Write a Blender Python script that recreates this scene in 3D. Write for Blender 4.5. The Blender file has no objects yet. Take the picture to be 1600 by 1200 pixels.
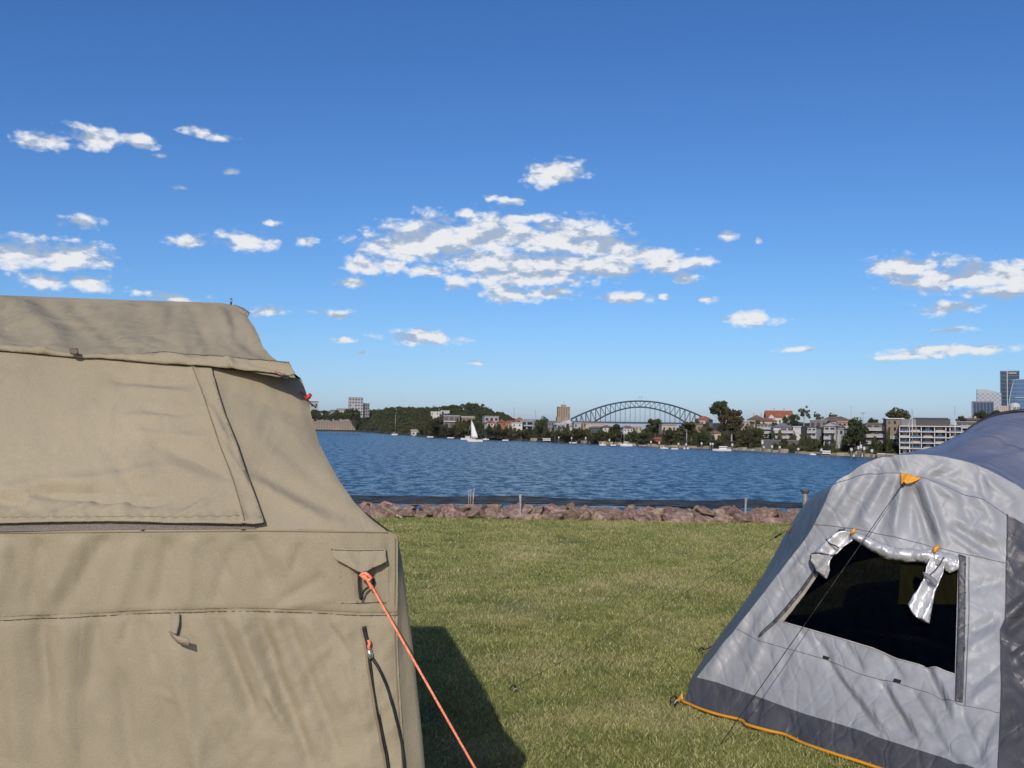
import bpy, bmesh, math, random
import numpy as np
from mathutils import Vector, Matrix
from mathutils.geometry import delaunay_2d_cdt

R = random.Random(7)
NR = np.random.default_rng(7)
S = bpy.context.scene
COL = S.collection

# ------------------------------------------------------------------ camera, sky, sun, exposure
CAM_H = 1.55
FPX = 1500.0                                   # focal length in pixels of a 1600 px wide picture
PITCH = math.atan(72 / FPX)
ROLL = math.radians(0.8)
_f = Vector((0, math.cos(PITCH), math.sin(PITCH)))
_u0 = Vector((0, -math.sin(PITCH), math.cos(PITCH)))
_r0 = Vector((1, 0, 0))
_r = _r0 * math.cos(ROLL) + _u0 * math.sin(ROLL)
_u = _u0 * math.cos(ROLL) - _r0 * math.sin(ROLL)
CAM = Vector((0, 0, CAM_H))
cam = bpy.data.cameras.new('camera')
cam_o = bpy.data.objects.new('camera', cam)
COL.objects.link(cam_o)
m = Matrix((_r, _u, -_f)).transposed().to_4x4()
m.translation = CAM
cam_o.matrix_world = m
cam.sensor_width = 36
cam.lens = FPX / 1600 * 36
cam.clip_start = 0.05
cam.clip_end = 30000
S.camera = cam_o

SUN = Vector((-0.31, -1.66, 1.0)).normalized()          # towards the sun
EL = math.asin(SUN.z)
AZ = math.atan2(SUN.x, SUN.y)
sun = bpy.data.lights.new('sun', 'SUN')
sun.energy = 3.6
sun.angle = math.radians(0.53)
sun.color = (1.0, 0.94, 0.85)
sun_o = bpy.data.objects.new('sun', sun)
COL.objects.link(sun_o)
sun_o.rotation_euler = SUN.to_track_quat('Z', 'Y').to_euler()
sun_o.location = (0, 0, 60)

vs = S.view_settings
vs.view_transform = 'Standard'
vs.look = 'None'
vs.gamma = 1
vs.exposure = -0.10
vs.use_curve_mapping = False


def rays(us, vs_):
    """unit-depth (y = 1) directions through picture points"""
    us = np.asarray(us, float)
    vs_ = np.asarray(vs_, float)
    a = (us - 800) / FPX
    b = (600 - vs_) / FPX
    d = np.array(_f)[None] + a[:, None] * np.array(_r)[None] + b[:, None] * np.array(_u)[None]
    return d / d[:, 1:2]


def ray(u, v):
    return Vector(rays([u], [v])[0])


def PX(u, v, d):
    return CAM + ray(u, v) * d


def ground_pt(u, v, z=0.0):
    r = ray(u, v)
    return CAM + r * ((z - CAM_H) / r.z)


# ---- world: Nishita sky and the scattered fair-weather clouds in it
W = bpy.data.worlds.new('World')
S.world = W
W.use_nodes = True
nt = W.node_tree
nt.nodes.clear()


def N(t, tree=None, **kw):
    n = (tree or nt).nodes.new(t)
    for k, v in kw.items():
        setattr(n, k, v)
    return n


def mth(op, a, b=None, c=None, tree=None, clamp=False):
    t = tree or nt
    n = N('ShaderNodeMath', t, operation=op, use_clamp=clamp)
    for i, x in enumerate((a, b, c)):
        if x is None:
            continue
        if isinstance(x, (int, float)):
            n.inputs[i].default_value = x
        else:
            t.links.new(x, n.inputs[i])
    return n.outputs[0]


sky = N('ShaderNodeTexSky', sky_type='NISHITA', sun_disc=False)
sky.sun_elevation = EL
sky.sun_rotation = AZ
sky.altitude = 2000
sky.air_density = 1.0
sky.dust_density = 5.0
sky.ozone_density = 10.0
bg_sky = N('ShaderNodeBackground')
SKY_STRENGTH = 0.150
bg_sky.inputs['Strength'].default_value = SKY_STRENGTH
# the film's response to the sky, one curve per channel for the whole dome
ssep = N('ShaderNodeSeparateColor')
nt.links.new(sky.outputs[0], ssep.inputs[0])
scmb = N('ShaderNodeCombineColor')
for i, (pw, ga) in enumerate(((1.418, 0.898), (1.192, 0.815), (0.96, 1.004))):
    nt.links.new(mth('MULTIPLY', mth('POWER', ssep.outputs[i], pw), ga), scmb.inputs[i])
nt.links.new(scmb.outputs[0], bg_sky.inputs['Color'])

tc = N('ShaderNodeTexCoord')
sep = N('ShaderNodeSeparateXYZ')
nt.links.new(tc.outputs['Generated'], sep.inputs[0])
az = mth('ARCTAN2', sep.outputs[0], sep.outputs[1])
el = mth('ARCSINE', sep.outputs[2])
comb = N('ShaderNodeCombineXYZ')
nt.links.new(az, comb.inputs[0])
nt.links.new(el, comb.inputs[1])
# domain warp so the outlines billow
nw = N('ShaderNodeTexNoise', noise_dimensions='2D')
nw.inputs['Scale'].default_value = 22
nw.inputs['Detail'].default_value = 3
nt.links.new(comb.outputs[0], nw.inputs['Vector'])
wv = N('ShaderNodeVectorMath', operation='MULTIPLY_ADD')
wv.inputs[1].default_value = (0.024, 0.010, 0)
nt.links.new(nw.outputs['Color'], wv.inputs[0])
wadd = N('ShaderNodeVectorMath', operation='ADD')
wadd.inputs[1].default_value = (-0.012, -0.005, 0)
nt.links.new(comb.outputs[0], wadd.inputs[0])
nt.links.new(wadd.outputs[0], wv.inputs[2])
P = wv.outputs[0]

PUFFS = [
    (622, 384, 66, 34), (690, 376, 100, 36), (780, 368, 110, 33), (870, 370, 95, 30), (945, 386, 66, 22), (1005, 396, 62, 13),
    (760, 410, 80, 26), (850, 415, 120, 28), (945, 415, 105, 22), (1030, 412, 50, 18), (825, 434, 110, 16),
    (566, 414, 34, 15), (612, 413, 32, 12), (546, 443, 22, 9), (672, 424, 34, 12), (718, 442, 24, 15), (800, 458, 48, 13), (862, 457, 46, 10),
    (1087, 411, 34, 13), (1070, 434, 20, 8), (865, 271, 44, 19), (978, 467, 40, 10), (728, 335, 34, 9), (822, 342, 46, 9),
    (806, 315, 22, 8), (770, 310, 15, 7), (72, 224, 38, 14), (148, 215, 52, 17), (206, 220, 42, 12), (308, 204, 34, 9), (345, 214, 26, 8),
    (252, 243, 17, 7), (366, 269, 20, 6), (130, 344, 38, 14), (288, 377, 46, 12), (387, 375, 44, 15), (482, 378, 22, 8), (423, 348, 17, 6),
    (20, 398, 70, 28), (100, 402, 72, 27), (70, 441, 36, 13), (140, 441, 38, 14), (268, 464, 66, 9), (420, 487, 42, 9), (520, 489, 38, 7),
    (658, 527, 58, 12), (537, 533, 24, 6), (740, 567, 20, 5), (1170, 497, 40, 12), (1137, 368, 14, 9), (1187, 377, 9, 7), (1106, 468, 16, 6),
    (1038, 465, 14, 6), (1420, 420, 66, 22), (1445, 441, 54, 18), (1500, 433, 72, 27), (1572, 428, 70, 25), (1580, 455, 70, 16), (1640, 440, 60, 30),
    (1483, 481, 55, 11), (1245, 545, 34, 6), (1490, 547, 90, 10), (1425, 557, 55, 6), (1495, 516, 34, 6), (568, 550, 14, 5), (290, 293, 24, 6),
    # the same kind of sky goes on beside and above the frame
    (-160, 330, 90, 26), (-330, 420, 110, 24), (-420, 300, 60, 18), (1830, 360, 80, 22), (1980, 450, 120, 24), (2150, 300, 70, 20), (500, -160, 60, 22), (1300, -260, 80, 26),
]
acc = None
FAINT = {(1087, 411), (728, 335), (806, 315), (770, 310), (308, 204), (345, 214), (252, 243), (366, 269), (130, 344), (288, 377), (482, 378), (423, 348), (268, 464), (520, 489), (537, 533), (740, 567), (1187, 377), (1106, 468), (1038, 465), (1245, 545), (1495, 516), (568, 550), (290, 293), (420, 487), (1425, 557), (672, 424)}
for (pu, pv, ru, rv) in PUFFS:
    d = ray(pu, pv).normalized()
    ca, ce = math.atan2(d.x, d.y), math.asin(d.z)
    k = math.cos(math.atan(math.hypot(pu - 800, pv - 600) / FPX)) ** 2
    ix, iy = FPX / (ru * k * 0.98), FPX / (rv * k * 0.98)
    n = N('ShaderNodeVectorMath', operation='MULTIPLY_ADD')
    n.inputs[1].default_value = (ix, iy, 0)
    n.inputs[2].default_value = (-ca * ix, -ce * iy, 0)
    nt.links.new(P, n.inputs[0])
    l = N('ShaderNodeVectorMath', operation='LENGTH')
    nt.links.new(n.outputs[0], l.inputs[0])
    lv_ = l.outputs['Value']
    if (pu, pv) in FAINT:
        lv_ = mth('ADD', lv_, 0.22)
    acc = lv_ if acc is None else mth('SMOOTH_MIN', acc, lv_, 0.12)
base = mth('SUBTRACT', 1.0, acc)
ncl = N('ShaderNodeTexNoise', noise_dimensions='2D')
ncl.inputs['Scale'].default_value = 26
ncl.inputs['Detail'].default_value = 7
ncl.inputs['Roughness'].default_value = 0.56
st = N('ShaderNodeVectorMath', operation='MULTIPLY')
st.inputs[1].default_value = (1.0, 2.3, 1)
nt.links.new(comb.outputs[0], st.inputs[0])
nt.links.new(st.outputs[0], ncl.inputs['Vector'])
# the same noise a little higher up: what lies above shades what lies below
st2 = N('ShaderNodeVectorMath', operation='MULTIPLY_ADD')
st2.inputs[1].default_value = (1.0, 2.3, 1)
st2.inputs[2].default_value = (-0.004, 0.020, 0)
nt.links.new(comb.outputs[0], st2.inputs[0])
ncl2 = N('ShaderNodeTexNoise', noise_dimensions='2D')
ncl2.inputs['Scale'].default_value = 26
ncl2.inputs['Detail'].default_value = 5
ncl2.inputs['Roughness'].default_value = 0.55
nt.links.new(st2.outputs[0], ncl2.inputs['Vector'])
nz = mth('MULTIPLY_ADD', ncl.outputs['Fac'], 1.6, -0.80)
# billows: rounded cauliflower heads along the edges
vb = N('ShaderNodeTexVoronoi', feature='SMOOTH_F1', voronoi_dimensions='2D')
vb.inputs['Scale'].default_value = 62
vb.inputs['Detail'].default_value = 2
vb.inputs['Roughness'].default_value = 0.6
vb.inputs['Smoothness'].default_value = 0.35
sv1 = N('ShaderNodeVectorMath', operation='MULTIPLY')
sv1.inputs[1].default_value = (1.0, 1.6, 1)
nt.links.new(P, sv1.inputs[0])
nt.links.new(sv1.outputs[0], vb.inputs['Vector'])
bil = mth('MULTIPLY_ADD', vb.outputs['Distance'], -0.62, 0.72)
dens = mth('ADD', mth('ADD', base, nz), bil)
alpha = N('ShaderNodeMapRange', interpolation_type='SMOOTHSTEP')
alpha.inputs['From Min'].default_value = -0.10
alpha.inputs['From Max'].default_value = 0.80
alpha.inputs['To Max'].default_value = 0.97
nt.links.new(dens, alpha.inputs['Value'])
rel = mth('SUBTRACT', ncl.outputs['Fac'], ncl2.outputs['Fac'])
sh = N('ShaderNodeMapRange', interpolation_type='SMOOTHSTEP')
sh.inputs['From Min'].default_value = -0.16
sh.inputs['From Max'].default_value = 0.05
nt.links.new(mth('MULTIPLY_ADD', mth('SUBTRACT', bil, 0.42), 0.16, rel), sh.inputs['Value'])
cmix = N('ShaderNodeMix', data_type='RGBA')
cmix.inputs[6].default_value = (0.40, 0.50, 0.66, 1)
cmix.inputs[7].default_value = (0.90, 0.91, 0.93, 1)
nt.links.new(sh.outputs[0], cmix.inputs[0])
bg_cl = N('ShaderNodeBackground')
bg_cl.inputs['Strength'].default_value = 1.02
nt.links.new(cmix.outputs[2], bg_cl.inputs['Color'])
mixs = N('ShaderNodeMixShader')
nt.links.new(alpha.outputs[0], mixs.inputs[0])
nt.links.new(bg_sky.outputs[0], mixs.inputs[1])
nt.links.new(bg_cl.outputs[0], mixs.inputs[2])
out = N('ShaderNodeOutputWorld')
nt.links.new(mixs.outputs[0], out.inputs['Surface'])
W.cycles.sampling_method = 'MANUAL'
W.cycles.sample_map_resolution = 512

S.render.engine = 'CYCLES'
S.cycles.max_bounces = 6
S.cycles.transparent_max_bounces = 12
S.cycles.use_denoising = True

# ------------------------------------------------------------------ materials
MATS = {}


def mat(name, c, rough=0.7, metal=0.0, var=0.15, vscale=3.0, bump=0.0, bscale=60.0, rnd=0.0, c2=None, coords='Object', detail=4,
        spec=0.5, transmit=0.0, bdist=0.02, stretch=None):
    if name in MATS:
        return MATS[name]
    M = bpy.data.materials.new(name)
    M.use_nodes = True
    t = M.node_tree
    b = t.nodes['Principled BSDF']
    b.inputs['Roughness'].default_value = rough
    b.inputs['Metallic'].default_value = metal
    b.inputs['Specular IOR Level'].default_value = spec
    if transmit:
        b.inputs['Transmission Weight'].default_value = transmit
    tcn = N('ShaderNodeTexCoord', t)
    vec = tcn.outputs[coords]
    if stretch:
        mp = N('ShaderNodeMapping', t)
        mp.inputs['Scale'].default_value = stretch
        t.links.new(vec, mp.inputs['Vector'])
        vec = mp.outputs[0]
    n = N('ShaderNodeTexNoise', t)
    n.inputs['Scale'].default_value = vscale
    n.inputs['Detail'].default_value = detail
    t.links.new(vec, n.inputs['Vector'])
    mr = N('ShaderNodeMapRange', t)
    mr.inputs['From Min'].default_value = 0.3
    mr.inputs['From Max'].default_value = 0.7
    t.links.new(n.outputs['Fac'], mr.inputs['Value'])
    mx = N('ShaderNodeMix', t, data_type='RGBA')
    c = Vector(c)
    lo = c * (1 - var)
    hi = Vector(c2) if c2 else c * (1 + var)
    mx.inputs[6].default_value = (*lo, 1)
    mx.inputs[7].default_value = (*hi, 1)
    t.links.new(mr.outputs[0], mx.inputs[0])
    src = mx.outputs[2]
    if rnd:
        oi = N('ShaderNodeObjectInfo', t)
        v = mth('MULTIPLY_ADD', oi.outputs['Random'], 2 * rnd, 1 - rnd, tree=t)
        hs = N('ShaderNodeHueSaturation', t)
        t.links.new(v, hs.inputs['Value'])
        v2 = mth('MULTIPLY_ADD', mth('FRACT', mth('MULTIPLY', oi.outputs['Random'], 7.31, tree=t), tree=t), 0.05, 0.475, tree=t)
        t.links.new(v2, hs.inputs['Hue'])
        t.links.new(src, hs.inputs['Color'])
        src = hs.outputs[0]
    t.links.new(src, b.inputs['Base Color'])
    if bump:
        nb = N('ShaderNodeTexNoise', t)
        nb.inputs['Scale'].default_value = bscale
        nb.inputs['Detail'].default_value = 4
        t.links.new(vec, nb.inputs['Vector'])
        bp = N('ShaderNodeBump', t)
        bp.inputs['Strength'].default_value = bump
        bp.inputs['Distance'].default_value = bdist
        t.links.new(nb.outputs['Fac'], bp.inputs['Height'])
        t.links.new(bp.outputs[0], b.inputs['Normal'])
    MATS[name] = M
    return M


def foliage_mat(name, c, c2, vscale=0.25):
    if name in MATS:
        return MATS[name]
    M = mat(name, c, 0.75, var=0.35, vscale=vscale, c2=c2, rnd=0.18, spec=0.2)
    t = M.node_tree
    b = t.nodes['Principled BSDF']
    tr = N('ShaderNodeBsdfTranslucent', t)
    t.links.new(b.inputs['Base Color'].links[0].from_socket, tr.inputs['Color'])
    ms = N('ShaderNodeMixShader', t)
    ms.inputs[0].default_value = 0.2
    t.links.new(b.outputs[0], ms.inputs[1])
    t.links.new(tr.outputs[0], ms.inputs[2])
    t.links.new(ms.outputs[0], t.nodes['Material Output'].inputs['Surface'])
    return M


# ------------------------------------------------------------------ object helpers
def link(name, mesh, material=None, parent=None):
    o = bpy.data.objects.new(name, mesh)
    COL.objects.link(o)
    if material is not None and not mesh.materials:
        mesh.materials.append(material)
    if parent is not None:
        o.parent = parent
    return o


def tag(o, label=None, cat=None, group=None, kind=None):
    if label:
        o['label'] = label
    if cat:
        o['category'] = cat
    if group:
        o['group'] = group
    if kind:
        o['kind'] = kind
    return o


def empty(name, loc=(0, 0, 0), rz=0.0, label=None, cat=None, group=None):
    o = bpy.data.objects.new(name, None)
    COL.objects.link(o)
    o.location = loc
    o.rotation_euler = (0, 0, rz)
    o.empty_display_size = 0.2
    return tag(o, label, cat, group)


def mesh_py(name, verts, faces, smooth=False):
    me = bpy.data.meshes.new(name)
    me.from_pydata([tuple(v) for v in verts], [], faces)
    me.update()
    if smooth:
        me.shade_smooth()
    return me


def mesh_np(name, verts, faces, smooth=False):
    verts = np.asarray(verts, np.float32)
    faces = np.asarray(faces, np.int32)
    me = bpy.data.meshes.new(name)
    me.vertices.add(len(verts))
    me.vertices.foreach_set('co', verts.ravel())
    nf, k = faces.shape
    me.loops.add(nf * k)
    me.loops.foreach_set('vertex_index', faces.ravel())
    me.polygons.add(nf)
    me.polygons.foreach_set('loop_start', np.arange(nf, dtype=np.int32) * k)
    me.update(calc_edges=True)
    if smooth:
        me.shade_smooth()
    return me


UNIT = None


def unit_box():
    global UNIT
    if UNIT is None:
        v = [(x, y, z) for x in (-.5, .5) for y in (-.5, .5) for z in (0, 1)]
        f = [(0, 1, 3, 2), (4, 6, 7, 5), (0, 4, 5, 1), (2, 3, 7, 6), (0, 2, 6, 4), (1, 5, 7, 3)]
        UNIT = (v, f)
    return UNIT


BOXES = {}


def box(name, material, parent, cx, cy, z, sx, sy, sz, rz=0.0):
    """a box standing at z, as an object of its own (mesh data shared per material)"""
    key = material.name
    if key not in BOXES:
        me = mesh_py('box_' + key, *unit_box())
        me.materials.append(material)
        BOXES[key] = me
    o = link(name, BOXES[key], None, parent)
    o.location = (cx, cy, z)
    o.scale = (sx, sy, sz)
    o.rotation_euler = (0, 0, rz)
    return o


def frame_of(d):
    d = d.normalized()
    a = Vector((0, 0, 1)) if abs(d.z) < 0.9 else Vector((1, 0, 0))
    x = d.cross(a).normalized()
    return x, d.cross(x).normalized()


def tube_mesh(name, pts, rad, sides=6, smooth=True, closed=True):
    pts = [Vector(p) for p in pts]
    rads = rad if isinstance(rad, (list, tuple, np.ndarray)) else [rad] * len(pts)
    vs_, fs = [], []
    for i, p in enumerate(pts):
        d = pts[min(i + 1, len(pts) - 1)] - pts[max(i - 1, 0)]
        x, y = frame_of(d)
        for k in range(sides):
            a = 2 * math.pi * k / sides
            vs_.append(p + (x * math.cos(a) + y * math.sin(a)) * rads[i])
    for i in range(len(pts) - 1):
        for k in range(sides):
            k2 = (k + 1) % sides
            fs.append((i * sides + k, i * sides + k2, (i + 1) * sides + k2, (i + 1) * sides + k))
    if closed:
        fs.append(tuple(range(sides))[::-1])
        fs.append(tuple((len(pts) - 1) * sides + k for k in range(sides)))
    return mesh_py(name, vs_, fs, smooth)


def tube(name, pts, rad, material, parent=None, sides=6):
    return link(name, tube_mesh(name, pts, rad, sides), material, parent)


def bar(name, a, b, wx, wy, material, parent=None):
    """a rectangular bar from a to b"""
    a, b = Vector(a), Vector(b)
    x, y = frame_of(b - a)
    vs_ = [p + x * sx * wx / 2 + y * sy * wy / 2 for p in (a, b) for sx, sy in ((-1, -1), (1, -1), (1, 1), (-1, 1))]
    fs = [(0, 1, 2, 3), (7, 6, 5, 4), (0, 4, 5, 1), (1, 5, 6, 2), (2, 6, 7, 3), (3, 7, 4, 0)]
    return link(name, mesh_py(name, vs_, fs), material, parent)


# numpy gradient noise
_perm = NR.permutation(512)
_perm = np.concatenate([_perm, _perm])
_ga = NR.random(1024) * 2 * np.pi
_gx, _gy = np.cos(_ga), np.sin(_ga)


def pn(x, y):
    x = np.asarray(x, float)
    y = np.asarray(y, float)
    xi = np.floor(x).astype(int)
    yi = np.floor(y).astype(int)
    xf, yf = x - xi, y - yi
    s = xf * xf * xf * (xf * (xf * 6 - 15) + 10)
    t = yf * yf * yf * (yf * (yf * 6 - 15) + 10)

    def g(i, j, dx, dy):
        h = _perm[(_perm[i & 511] + j) & 1023 & 511] & 511
        return _gx[h] * dx + _gy[h] * dy
    a = g(xi, yi, xf, yf)
    b = g(xi + 1, yi, xf - 1, yf)
    c = g(xi, yi + 1, xf, yf - 1)
    d = g(xi + 1, yi + 1, xf - 1, yf - 1)
    return (a + s * (b - a)) + t * ((c + s * (d - c)) - (a + s * (b - a)))


def fbm(x, y, o=4, g=0.5):
    r, a = 0, 1.0
    for _ in range(o):
        r = r + a * pn(x, y)
        x, y, a = x * 2.03 + 17.3, y * 2.03 + 5.1, a * g
    return r


def ridged(x, y, o=3):
    r, a = 0, 1.0
    for _ in range(o):
        r = r + a * (1 - np.abs(pn(x, y)) * 2.2)
        x, y, a = x * 2.1 + 3.7, y * 2.1 + 9.2, a * 0.5
    return r


def sst(a, b, x):
    t = np.clip((np.asarray(x, float) - a) / (b - a), 0, 1)
    return t * t * (3 - 2 * t)


def in_poly(px, py, poly):
    n = len(poly)
    ins = np.zeros(len(px), bool)
    j = n - 1
    for i in range(n):
        xi, yi = poly[i]
        xj, yj = poly[j]
        c = ((yi > py) != (yj > py)) & (px < (xj - xi) * (py - yi) / ((yj - yi) or 1e-12) + xi)
        ins ^= c
        j = i
    return ins


def resample(poly, sp, closed=True):
    out_ = []
    n = len(poly)
    for i in range(n if closed else n - 1):
        a, b = poly[i], poly[(i + 1) % n]
        k = max(1, int(round(math.hypot(b[0] - a[0], b[1] - a[1]) / sp)))
        for j in range(k):
            out_.append((a[0] + (b[0] - a[0]) * j / k, a[1] + (b[1] - a[1]) * j / k))
    if not closed:
        out_.append(tuple(poly[-1]))
    return out_


def spline(pts, n=8, closed=False):
    """Catmull-Rom through 2-D or 3-D points"""
    P_ = [np.array(p, float) for p in pts]
    if not closed:
        P_ = [2 * P_[0] - P_[1]] + P_ + [2 * P_[-1] - P_[-2]]
    else:
        P_ = [P_[-1]] + P_ + [P_[0], P_[1]]
    o = []
    for i in range(1, len(P_) - 2):
        for k in range(n):
            t = k / n
            o.append(tuple(0.5 * ((2 * P_[i]) + (-P_[i - 1] + P_[i + 1]) * t + (2 * P_[i - 1] - 5 * P_[i] + 4 * P_[i + 1] - P_[i + 2]) * t * t
                                  + (-P_[i - 1] + 3 * P_[i] - 3 * P_[i + 1] + P_[i + 2]) * t ** 3)))
    if not closed:
        o.append(tuple(P_[-2]))
    return o


def triangulate(poly, holes=(), sp=6.0):
    loops = [resample(poly, sp)] + [resample(h, sp) for h in holes]
    pts, edges = [], []
    for lp in loops:
        b = len(pts)
        pts += lp
        edges += [(b + i, b + (i + 1) % len(lp)) for i in range(len(lp))]
    bd = np.array(pts)
    x0, y0 = bd.min(0)
    x1, y1 = bd.max(0)
    gx, gy = np.meshgrid(np.arange(x0, x1, sp), np.arange(y0, y1, sp * 0.87))
    gx = gx + (np.arange(gx.shape[0]) % 2)[:, None] * sp * 0.5
    q = np.stack([gx.ravel(), gy.ravel()], 1) + NR.uniform(-0.12, 0.12, (gx.size, 2)) * sp
    ok = in_poly(q[:, 0], q[:, 1], poly)
    for h in holes:
        ok &= ~in_poly(q[:, 0], q[:, 1], h)
    q = q[ok]
    # keep clear of the outline
    keep = np.ones(len(q), bool)
    for i in range(0, len(q), 4000):
        d = ((q[i:i + 4000, None, :] - bd[None]) ** 2).sum(2).min(1)
        keep[i:i + 4000] = d > (0.5 * sp) ** 2
    q = q[keep]
    allp = [Vector(p) for p in pts] + [Vector(p) for p in q]
    v, _, f, *_ = delaunay_2d_cdt(allp, edges, [], 0, 1e-4)
    v = np.array([tuple(p) for p in v])
    f = np.array([t for t in f if len(t) == 3])
    c = v[f].mean(1)
    ok = in_poly(c[:, 0], c[:, 1], poly)
    for h in holes:
        ok &= ~in_poly(c[:, 0], c[:, 1], h)
    return v, f[ok]


def plane_surf(a, b):
    """surface y = a + b*z met by the picture rays; normal towards the camera side"""
    n = np.array((0, -1.0, b))
    n /= np.linalg.norm(n)

    def s(u, v):
        d = rays(u, v)
        k = (a + CAM_H * b) / (1 - b * d[:, 2])
        return np.array(CAM)[None] + d * k[:, None], np.repeat(n[None], len(d), 0)
    return s


def tps_surf(ctrl, lam=1e-3):
    """surface through control points (u, v, depth), thin-plate interpolated"""
    C = np.array(ctrl, float)
    xy = C[:, :2] / 100
    n = len(C)

    def U(r2):
        return np.where(r2 > 1e-12, 0.5 * r2 * np.log(np.maximum(r2, 1e-12)), 0)
    K = U(((xy[:, None] - xy[None]) ** 2).sum(2)) + lam * np.eye(n)
    Pm = np.hstack([np.ones((n, 1)), xy])
    A = np.block([[K, Pm], [Pm.T, np.zeros((3, 3))]])
    w = np.linalg.solve(A, np.concatenate([C[:, 2], np.zeros(3)]))

    def dep(u, v):
        p = np.stack([u, v], 1) / 100
        return U(((p[:, None] - xy[None]) ** 2).sum(2)) @ w[:n] + w[n] + p @ w[n + 1:]

    def pt(u, v):
        return np.array(CAM)[None] + rays(u, v) * dep(u, v)[:, None]

    def s(u, v):
        u = np.asarray(u, float)
        v = np.asarray(v, float)
        p = pt(u, v)
        nn = np.cross(pt(u + 1, v) - p, pt(u, v + 1) - p)
        nn /= np.linalg.norm(nn, axis=1)[:, None]
        nn *= np.sign((nn * (np.array(CAM)[None] - p)).sum(1))[:, None]
        return p, nn
    return s


def cloth(name, poly, surf, material, parent, disp=None, holes=(), sp=6.0, thick=0.0, smooth=True):
    v, f = triangulate(poly, holes, sp)
    p, n = surf(v[:, 0], v[:, 1])
    if disp is not None:
        d = disp(v[:, 0], v[:, 1])
        p = p + n * (np.zeros(len(p)) + d)[:, None]
    # face the camera
    a, b, c = p[f[0]]
    if np.dot(np.cross(b - a, c - a), n[f[0][0]]) < 0:
        f = f[:, ::-1]
    me = mesh_np(name, p, f, smooth)
    o = link(name, me, material, parent)
    if thick:
        s = o.modifiers.new('thickness', 'SOLIDIFY')
        s.thickness = thick
        s.offset = -1
    return o


def on(surf, pts, off=0.0, disp=None):
    pts = np.array(pts, float)
    p, n = surf(pts[:, 0], pts[:, 1])
    o = off
    if disp is not None:
        o = off + disp(pts[:, 0], pts[:, 1])
    return [Vector(q) for q in p + n * (np.zeros(len(p)) + o)[:, None]]


def folds(u, v, lst):
    """soft creases: (u0, v0, u1, v1, half width, height)"""
    r = np.zeros(len(u))
    for (a, b, c, d, w, h) in lst:
        L = math.hypot(c - a, d - b)
        tx, ty = (c - a) / L, (d - b) / L
        t = ((u - a) * tx + (v - b) * ty) / L
        e = (u - a) * ty - (v - b) * tx
        r += h * np.exp(-(e / w) ** 2) * sst(-0.12, 0.12, t) * (1 - sst(0.7, 1.12, t))
    return r

# ------------------------------------------------------------------ water
WATER_Z = -4.45


def water_material():
    M = bpy.data.materials.new('water')
    M.use_nodes = True
    t = M.node_tree
    b = t.nodes['Principled BSDF']
    b.inputs['Base Color'].default_value = (0.026, 0.064, 0.085, 1)
    b.inputs['Roughness'].default_value = 0.22
    b.inputs['IOR'].default_value = 1.33
    tcn = N('ShaderNodeTexCoord', t)
    mp = N('ShaderNodeMapping', t)
    mp.inputs['Rotation'].default_value = (0, 0, math.radians(12))
    mp.inputs['Scale'].default_value = (1.0, 0.55, 1.0)
    t.links.new(tcn.outputs['Object'], mp.inputs['Vector'])
    # gusts: broad patches where the chop is higher
    g = N('ShaderNodeTexNoise', t)
    g.inputs['Scale'].default_value = 0.020
    g.inputs['Detail'].default_value = 4
    t.links.new(mp.outputs[0], g.inputs['Vector'])
    gm = N('ShaderNodeMapRange', t)
    gm.inputs['From Min'].default_value = 0.35
    gm.inputs['From Max'].default_value = 0.65
    gm.inputs['To Min'].default_value = 0.75
    gm.inputs['To Max'].default_value = 1.15
    t.links.new(g.outputs['Fac'], gm.inputs['Value'])
    # wave facets of every size, from long swells to hand-wide chop
    n1 = N('ShaderNodeTexNoise', t)
    n1.inputs['Scale'].default_value = 0.55
    n1.inputs['Detail'].default_value = 8
    n1.inputs['Roughness'].default_value = 0.86
    t.links.new(mp.outputs[0], n1.inputs['Vector'])
    sb = N('ShaderNodeVectorMath', t, operation='SUBTRACT')
    sb.inputs[1].default_value = (0.5, 0.5, 0.5)
    t.links.new(n1.outputs['Color'], sb.inputs[0])
    sl_ = N('ShaderNodeVectorMath', t, operation='MULTIPLY')
    sl_.inputs[1].default_value = (1.3, 2.0, 0.0)
    t.links.new(sb.outputs[0], sl_.inputs[0])
    sg = N('ShaderNodeVectorMath', t, operation='SCALE')
    t.links.new(sl_.outputs[0], sg.inputs[0])
    t.links.new(gm.outputs[0], sg.inputs['Scale'])
    up = N('ShaderNodeVectorMath', t, operation='ADD')
    up.inputs[1].default_value = (0.0, -0.10, 1.0)
    t.links.new(sg.outputs[0], up.inputs[0])
    nn = N('ShaderNodeVectorMath', t, operation='NORMALIZE')
    t.links.new(up.outputs[0], nn.inputs[0])
    t.links.new(nn.outputs[0], b.inputs['Normal'])
    # thin pale flecks where the facet noise peaks
    cr = N('ShaderNodeMapRange', t)
    cr.inputs['From Min'].default_value = 0.66
    cr.inputs['From Max'].default_value = 0.74
    cr.inputs['To Max'].default_value = 0.35
    t.links.new(n1.outputs['Fac'], cr.inputs['Value'])
    mx = N('ShaderNodeMix', t, data_type='RGBA')
    mx.inputs[6].default_value = (0.026, 0.064, 0.085, 1)
    mx.inputs[7].default_value = (0.55, 0.62, 0.68, 1)
    t.links.new(cr.outputs[0], mx.inputs[0])
    t.links.new(mx.outputs[2], b.inputs['Base Color'])
    return M


wm = mesh_py('water', [(-9000, -2000, WATER_Z), (9000, -2000, WATER_Z), (9000, 14000, WATER_Z), (-9000, 14000, WATER_Z)], [(0, 1, 2, 3)])
tag(link('water', wm, water_material()), 'choppy deep blue harbour water', None, None, 'structure')

# ------------------------------------------------------------------ lawn
EDGE_Y = 16.62


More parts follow.
